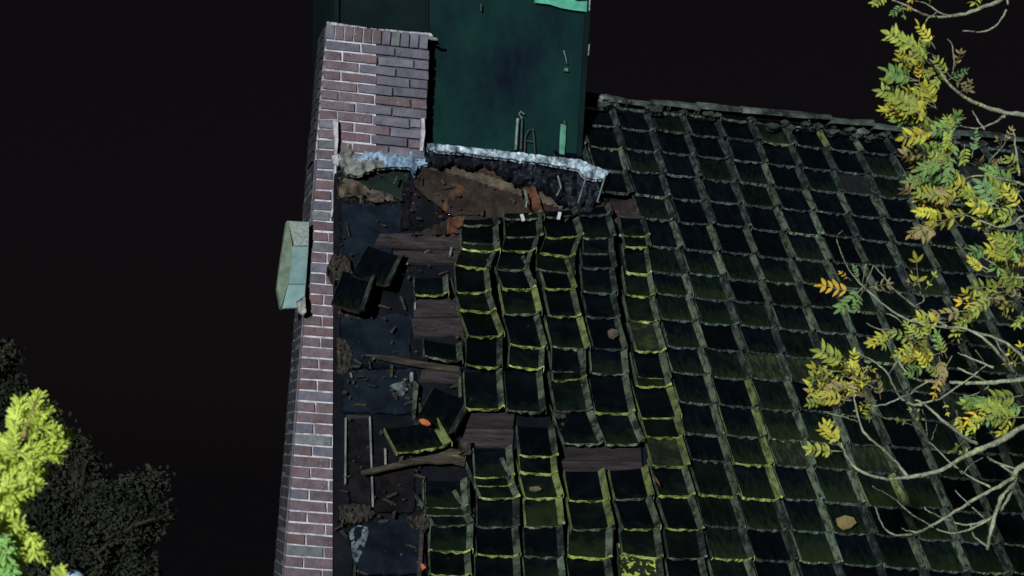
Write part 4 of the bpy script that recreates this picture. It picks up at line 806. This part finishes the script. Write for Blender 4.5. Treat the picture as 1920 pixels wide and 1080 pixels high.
HAND = [(1727, 98, 1664, 60, L_, 6), (1754, 92, 1724, 42, Y_, 5), (1756, 106, 1696, 78, L_, 6), (1726, 112, 1684, 100, Y_, 5), (1726, 154, 1662, 128, G2, 7), (1724, 152, 1660, 146, L_, 5), (1752, 232, 1700, 188, L_, 5), (1740, 222, 1668, 182, L_, 5), (1740, 222, 1678, 228, G2, 6), (1724, 158, 1720, 120, O_, 4), (1735, 160, 1748, 130, O_, 3), (1757, 206, 1732, 160, Y_, 6), (1757, 204, 1700, 170, Y_, 5), (1784, 146, 1752, 112, L_, 4), (1782, 144, 1822, 168, T_, 4), (1778, 150, 1812, 130, E_, 4), (1790, 128, 1800, 96, T_, 3), (1800, 175, 1818, 150, T_, 3),
 (1770, 232, 1794, 212, L_, 4), (1776, 250, 1800, 216, G2, 5), (1760, 244, 1690, 262, Y_, 4), (1758, 248, 1712, 250, O_, 3), (1790, 250, 1770, 220, L_, 5), (1796, 296, 1774, 256, L_, 5), (1798, 300, 1740, 270, L_, 5), (1800, 322, 1752, 300, T_, 5), (1822, 296, 1832, 250, E_, 5), (1780, 304, 1722, 320, G2, 6), (1784, 318, 1724, 346, G2, 6), (1786, 340, 1722, 365, L_, 5), (1782, 366, 1718, 364, L_, 4), (1790, 355, 1728, 390, O_, 4), (1776, 372, 1742, 402, Y_, 4), (1810, 402, 1746, 424, Y_, 5), (1800, 348, 1770, 380, Y_, 5), (1836, 372, 1790, 350, Y_, 5), (1852, 382, 1806, 360, L_, 6), (1878, 392, 1822, 384, Y_, 5), (1880, 396, 1838, 408, L_, 5), (1920, 420, 1850, 404, L_, 5), (1918, 398, 1886, 352, Y_, 5), (1922, 380, 1880, 330, G2, 5), (1880, 400, 1832, 346, E_, 5), (1915, 330, 1890, 300, L_, 4), (1920, 345, 1880, 360, L_, 5), (1886, 268, 1896, 240, T_, 3), (1880, 280, 1868, 262, T_, 2), (1852, 318, 1830, 300, T_, 4), (1850, 312, 1880, 300, T_, 4),
 (1664, 0, 1640, -20, G2, 4), (1694, 8, 1672, 26, G2, 4), (1712, -10, 1700, 12, O_, 2), (1730, -20, 1706, 2, Y_, 3), (1742, 10, 1750, -15, L_, 3), (1842, -15, 1824, 6, Y_, 3), (1666, -12, 1640, 10, L_, 4), (1690, 6, 1696, 32, G2, 2),
 (1610, 548, 1538, 538, O_, 4), (1596, 526, 1576, 510, O_, 3), (1622, 534, 1576, 584, G2, 5), (1618, 545, 1600, 580, G2, 4), (1612, 528, 1600, 500, E_, 4), (1626, 540, 1668, 530, T_, 3), (1728, 548, 1708, 484, Y_, 2), (1726, 540, 1710, 512, L_, 1), (1734, 544, 1756, 515, L_, 2), (1724, 535, 1702, 528, T_, 2), (1846, 576, 1806, 548, Y_, 4), (1848, 580, 1796, 566, O_, 3), (1842, 574, 1858, 550, T_, 3), (1892, 508, 1872, 446, L_, 5), (1894, 510, 1862, 470, Y_, 5), (1920, 480, 1906, 440, G2, 5), (1920, 500, 1890, 470, G2, 5), (1924, 470, 1880, 440, L_, 5), (1900, 560, 1864, 534, L_, 4), (1910, 570, 1880, 580, Y_, 4), (1924, 560, 1890, 548, T_, 3), (1920, 545, 1906, 520, G2, 4), (1900, 600, 1880, 590, T_, 3), (1830, 600, 1796, 608, Y_, 3),
 (1672, 622, 1632, 644, Y_, 4), (1670, 618, 1658, 650, L_, 4), (1716, 640, 1696, 606, L_, 4), (1740, 640, 1708, 612, L_, 5), (1748, 640, 1730, 600, L_, 5), (1720, 640, 1690, 660, Y_, 3), (1722, 644, 1700, 674, O_, 3), (1750, 668, 1720, 664, O_, 2), (1744, 700, 1720, 664, Y_, 4), (1770, 708, 1738, 690, L_, 4), (1764, 700, 1750, 742, O_, 3), (1770, 752, 1780, 776, Y_, 2), (1768, 670, 1752, 626, G2, 5), (1776, 672, 1762, 636, L_, 4), (1738, 690, 1700, 694, G2, 4),
 (1594, 706, 1572, 672, L_, 4), (1596, 710, 1556, 694, G2, 5), (1600, 700, 1604, 660, Y_, 4), (1592, 748, 1520, 716, Y_, 5), (1596, 752, 1532, 740, Y_, 5), (1600, 750, 1548, 752, T_, 4), (1594, 738, 1542, 720, T_, 4), (1628, 700, 1612, 690, Y_, 3), (1640, 720, 1616, 704, Y_, 4), (1652, 750, 1640, 710, T_, 4), (1646, 752, 1610, 740, T_, 5), (1640, 752, 1624, 780, L_, 4), (1636, 750, 1606, 770, Y_, 4), (1616, 690, 1640, 690, Y_, 3),
 (1580, 842, 1552, 790, Y_, 6), (1578, 840, 1540, 800, Y_, 5), (1580, 846, 1520, 846, Y_, 4), (1576, 846, 1514, 842, L_, 3), (1552, 784, 1553, 776, O_, 1),
 (1732, 766, 1706, 770, L_, 2), (1738, 790, 1720, 784, Y_, 2), (1702, 794, 1682, 790, L_, 2), (1812, 826, 1782, 842, Y_, 1), (1820, 838, 1800, 848, Y_, 2), (1926, 800, 1896, 808, Y_, 1), (1850, 752, 1812, 790, O_, 3), (1860, 764, 1820, 800, Y_, 4), (1910, 780, 1840, 760, L_, 6), (1925, 782, 1860, 786, L_, 6), (1920, 740, 1862, 756, L_, 5), (1870, 742, 1820, 756, G2, 5), (1930, 760, 1870, 770, G2, 6), (1905, 690, 1890, 660, Y_, 3), (1915, 680, 1884, 684, Y_, 3), (1918, 685, 1916, 645, Y_, 2)]
for t in HAND: put_leaf(*t, dz=rw.uniform(-.12, .12))
for cx, cy, sx, sy, num, ang, cols in ((1735, 115, 38, 40, 9, 200, (L_, L_, Y_)), (1735, 190, 40, 45, 12, 190, (L_, Y_, Y_, G2)), (1785, 250, 28, 45, 12, 240, (L_, L_, G2)), (1770, 320, 35, 40, 12, 185, (G2, L_, T_)), (1790, 385, 45, 25, 9, 175, (Y_, L_, T_)), (1890, 375, 40, 40, 12, 190, (L_, Y_, G2)), (1895, 480, 35, 50, 11, 200, (L_, G2, Y_)), (1900, 565, 30, 30, 7, 190, (L_, T_, Y_)), (1745, 640, 40, 35, 11, 210, (L_, L_, Y_, T_)), (1590, 725, 45, 35, 9, 190, (T_, Y_, L_)), (1875, 770, 50, 22, 13, 195, (G2, L_, Y_)), (1625, 725, 25, 35, 6, 200, (T_, Y_)), (1830, 585, 30, 20, 4, 190, (T_, L_))):
    for _ in range(num):
        x = cx+rw.gauss(0, .55)*sx; y = cy+rw.gauss(0, .55)*sy; a = R(ang+rw.gauss(0, 35)); ln = rw.uniform(42, 72)
        put_leaf(x, y, x+math.cos(a)*ln, y-math.sin(a)*ln*.8*-1 if False else y-math.sin(a)*ln*.8, rw.choice(cols), rw.choice([4, 5, 6]), rw.uniform(-.05, .3))

# ------------------------------------------------------------------ bright conifer at the left
YD = 4.6
ry = random.Random(8)
def ypt(x, y, dz=0): return at(x, y, YD+dz)
yb0 = ypt(-150, 1000, .3)
yew = tag(empty('yew_tree', (yb0.x, yb0.y, 0)), 'brightly lit yellow-green conifer tip at the lower left edge', 'tree')
vs = []; fs = []
tp = smooth_path([Vector((yb0.x, yb0.y, 0)), Vector((yb0.x+.02, yb0.y, 3)), Vector((yb0.x, yb0.y, 5.2)), ypt(-70, 960, .2), ypt(-10, 900, .1), ypt(30, 850), ypt(55, 790), ypt(68, 748)], 6)
tube(vs, fs, tp, [.034*(1-i/(len(tp)-1))**1.1+.0025 for i in range(len(tp))], 7)
c_ = Vector((yb0.x, yb0.y, 0)); new('trunk', mesh('trunk', [v-c_ for v in vs], fs), yew, ['yew_wood'])
TW = [([(45, 842), (60, 775), (71, 742)], 0), ([(42, 840), (40, 790), (38, 750)], 0), ([(45, 840), (74, 796), (88, 768)], 0), ([(50, 850), (86, 828), (114, 812), (128, 818)], 0), ([(90, 826), (104, 806)], 0), ([(96, 824), (112, 836)], 0), ([(46, 866), (86, 852), (108, 854)], 0), ([(40, 882), (64, 870), (80, 888)], 0), ([(30, 902), (56, 896), (70, 908)], 0), ([(20, 900), (10, 860), (2, 826)], 0), ([(30, 860), (14, 842), (16, 822)], 0), ([(10, 930), (40, 925), (56, 922)], 0), ([(0, 950), (30, 945), (42, 940)], 0), ([(-10, 985), (30, 988), (56, 1004), (74, 1030), (84, 1046)], 0), ([(40, 990), (32, 975)], 0), ([(56, 1004), (66, 1040)], 0), ([(20, 992), (32, 1020), (38, 1052)], 0), ([(-10, 1010), (10, 1040), (22, 1072)], 1), ([(-10, 1030), (0, 1060), (4, 1080)], 1), ([(0, 1000), (18, 1030), (30, 1058)], 1), ([(30, 870), (26, 830), (30, 800)], 0), ([(50, 830), (30, 800), (28, 770)], 0), ([(52, 820), (78, 800), (84, 790)], 0), ([(20, 880), (48, 872), (70, 858)], 0), ([(10, 915), (30, 890), (62, 882)], 0), ([(0, 890), (0, 860), (-4, 840)], 0), ([(0, 930), (20, 910), (48, 912)], 0), ([(-10, 960), (10, 948), (26, 955)], 0), ([(56, 800), (46, 776)], 0), ([(58, 810), (76, 780)], 0), ([(36, 850), (60, 842), (82, 836)], 0), ([(-5, 1005), (-5, 1040)], 1), ([(10, 870), (-5, 850)], 0), ([(4, 900), (-10, 880)], 0), ([(2, 960), (30, 970)], 0),
      ([(-20, 940), (10, 935), (35, 905)], 0), ([(-60, 1000), (-40, 960), (-30, 920)], 0), ([(-60, 960), (-50, 920), (-40, 880)], 0), ([(100, 1095), (110, 1080), (112, 1070)], 0)]
for _ in range(44):                            # the rest of the tree, below and left of the frame
    y = ry.uniform(930, 1500); x = -150+max(0, (1040-y))*.9+ry.uniform(-15, 15); a = ry.uniform(0, 6.28); L_y = ry.uniform(60, 125)
    if x+math.cos(a)*L_y > -8: a = math.pi-a
    TW.append(([(x, y), (x+math.cos(a)*L_y*.55, y-14), (x+math.cos(a)*L_y, y+6+math.sin(a)*12)], ry.random() < .35))
for q, (pts, gcol) in enumerate(TW):
    dz = ry.uniform(-.10, .10)
    path = smooth_path([ypt(x, y, dz+.03*ry.uniform(-1, 1)) for x, y in pts], 6)
    vs = []; fs = []; mi = []
    tube(vs, fs, path, [.004*(1-.6*i/len(path)) for i in range(len(path))], 5); mi += [1]*len(fs)
    L = sum((path[i+1]-path[i]).length for i in range(len(path)-1)); nn = int(L/.0007)
    for i in range(nn):
        t = ry.random()*(len(path)-1); k = min(int(t), len(path)-2); f_ = t-k
        p = path[k].lerp(path[k+1], f_); d = (path[k+1]-path[k]).normalized()
        a = d.orthogonal().normalized(); a = Matrix.Rotation(ry.uniform(0, 6.28), 3, d) @ a
        out = (a*ry.uniform(.7, 1.0)+d*ry.uniform(.3, .9)).normalized(); ln = ry.uniform(.016, .030); s = out.cross(a.cross(d)+d*.01).normalized() if True else a
        s = out.cross(FW).normalized()*.0031 if ry.random() < .7 else out.orthogonal().normalized()*.0031
        n0 = len(vs); vs += [p-s, p+s, p+out*ln+s*.5, p+out*ln-s*.5]; fs.append((n0, n0+1, n0+2, n0+3)); mi.append(0)
    c_, l_ = centred(vs); o = new('spray', mesh('spray', l_, fs, mi), None, ['yew_green' if gcol else 'yew', 'yew_wood']); o.location = c_-yew.location; o.parent = yew

# ------------------------------------------------------------------ dim trees beyond
def far_tree(cx, topy, depth, blobs, label, nleaf, seed, leafs):
    r = random.Random(seed); b = at(cx, 1000, depth); root = tag(empty('dark_tree', (b.x, b.y, 0)), label, 'tree', 'unlit trees in the background')
    top = at(cx, topy, depth); vs = []; fs = []
    tp = smooth_path([Vector((b.x, b.y, 0)), Vector((b.x+.1, b.y, top.z*.4)), Vector((b.x, b.y, top.z*.75)), Vector((top.x, top.y, top.z-.2))], 5)
    tube(vs, fs, tp, [.14*(1-.9*i/(len(tp)-1))+.01 for i in range(len(tp))], 8)
    new('trunk', mesh('trunk', [v-root.location for v in vs], fs), root, ['dark_bark'])
    vs = []; fs = []
    trunk_pts = tp
    for (x, y, s, w) in blobs:
        c = at(x, y, depth+r.uniform(-.4, .4)); st = min(trunk_pts, key=lambda p: (p-c).length+abs(p.z-c.z+.6))
        tube(vs, fs, smooth_path([st, st.lerp(c, .6)+Vector((0, 0, .1)), c], 3), [.03-.003*i for i in range(7)], 5)
    c_ = root.location; new('limbs', mesh('limbs', [v-c_ for v in vs], fs), root, ['dark_bark'])
    vs = []; fs = []; tot = sum(w for *_, w in blobs)
    for (x, y, s, w) in blobs:
        c = at(x, y, depth); rad = s/F*depth
        for tw in range(max(3, int(w*14))):
            v = Vector((r.gauss(0, 1), r.gauss(0, 1), r.gauss(0, .8))); v = v.normalized()*rad*r.random()**.4
            cc = c+v
            for i in range(int(nleaf*w/tot/max(3, int(w*14)))):
                p = cc+Vector((r.gauss(0, .07), r.gauss(0, .07), r.gauss(0, .06))); s_ = r.uniform(.016, .042)
                n_ = Vector((r.uniform(-1, 1), r.uniform(-1.4, .3), r.uniform(-.6, 1))).normalized(); a = n_.orthogonal().normalized(); a = Matrix.Rotation(r.uniform(0, 6.28), 3, n_) @ a; bb = n_.cross(a)
                n0 = len(vs); vs += [p-a*s_, p+bb*s_*.5, p+a*s_, p-bb*s_*.5]; fs.append((n0, n0+1, n0+2, n0+3))
    new('crown', mesh('crown', [v-c_ for v in vs], fs), root, ['dark_leaf'])
    return root
far_tree(150, 880, 19, [(140, 1010, 60, 3), (200, 960, 55, 3), (255, 935, 34, 1.2), (283, 900, 13, .3), (235, 985, 42, 2), (292, 972, 13, .35), (90, 960, 65, 3), (60, 900, 45, 1.6), (165, 870, 14, .35), (140, 850, 26, .7), (110, 840, 25, .5), (60, 1060, 70, 3), (180, 1070, 70, 3), (240, 1080, 40, 1.4), (262, 1068, 14, .4), (255, 1012, 16, .4), (120, 1120, 110, 4), (100, 775, 12, .15), (90, 800, 16, .25)],
         'dim brownish broadleaf tree at the lower left, behind the bright conifer', 40000, 3, None)
far_tree(-60, 640, 21, [(5, 665, 22, .8), (-30, 690, 45, 2), (10, 750, 28, 1), (-10, 790, 45, 2), (-80, 760, 80, 4), (25, 720, 12, .25), (-60, 900, 90, 4), (24, 800, 20, .5)],
         'dim tree cut by the left edge, above the bright conifer', 24000, 5, None)

# ------------------------------------------------------------------ lamp glimpsed through the foliage
lp = at(136, 1092, 18.68)
lamp = tag(empty('street_lamp', (lp.x, lp.y, 0)), 'blue-white globe street lamp half hidden by dark leaves at the bottom edge', 'street lamp')
vs = []; fs = []; tube(vs, fs, [Vector((0, 0, 0)), Vector((0, 0, .6)), Vector((0, 0, .62)), Vector((0, 0, lp.z-.14))], [.08, .075, .045, .04], 10); new('post', mesh('post', vs, fs), lamp, ['post'])
bm = bmesh.new(); bmesh.ops.create_uvsphere(bm, u_segments=20, v_segments=12, radius=.13); me = bpy.data.meshes.new('globe'); bm.to_mesh(me); bm.free()
o = new('globe', me, lamp, ['glow']); o.location = (0, 0, lp.z)
vs = []; fs = []; tube(vs, fs, [Vector((0, 0, lp.z-.16)), Vector((0, 0, lp.z-.10))], [.07, .10], 12); new('collar', mesh('collar', vs, fs), lamp, ['post'])
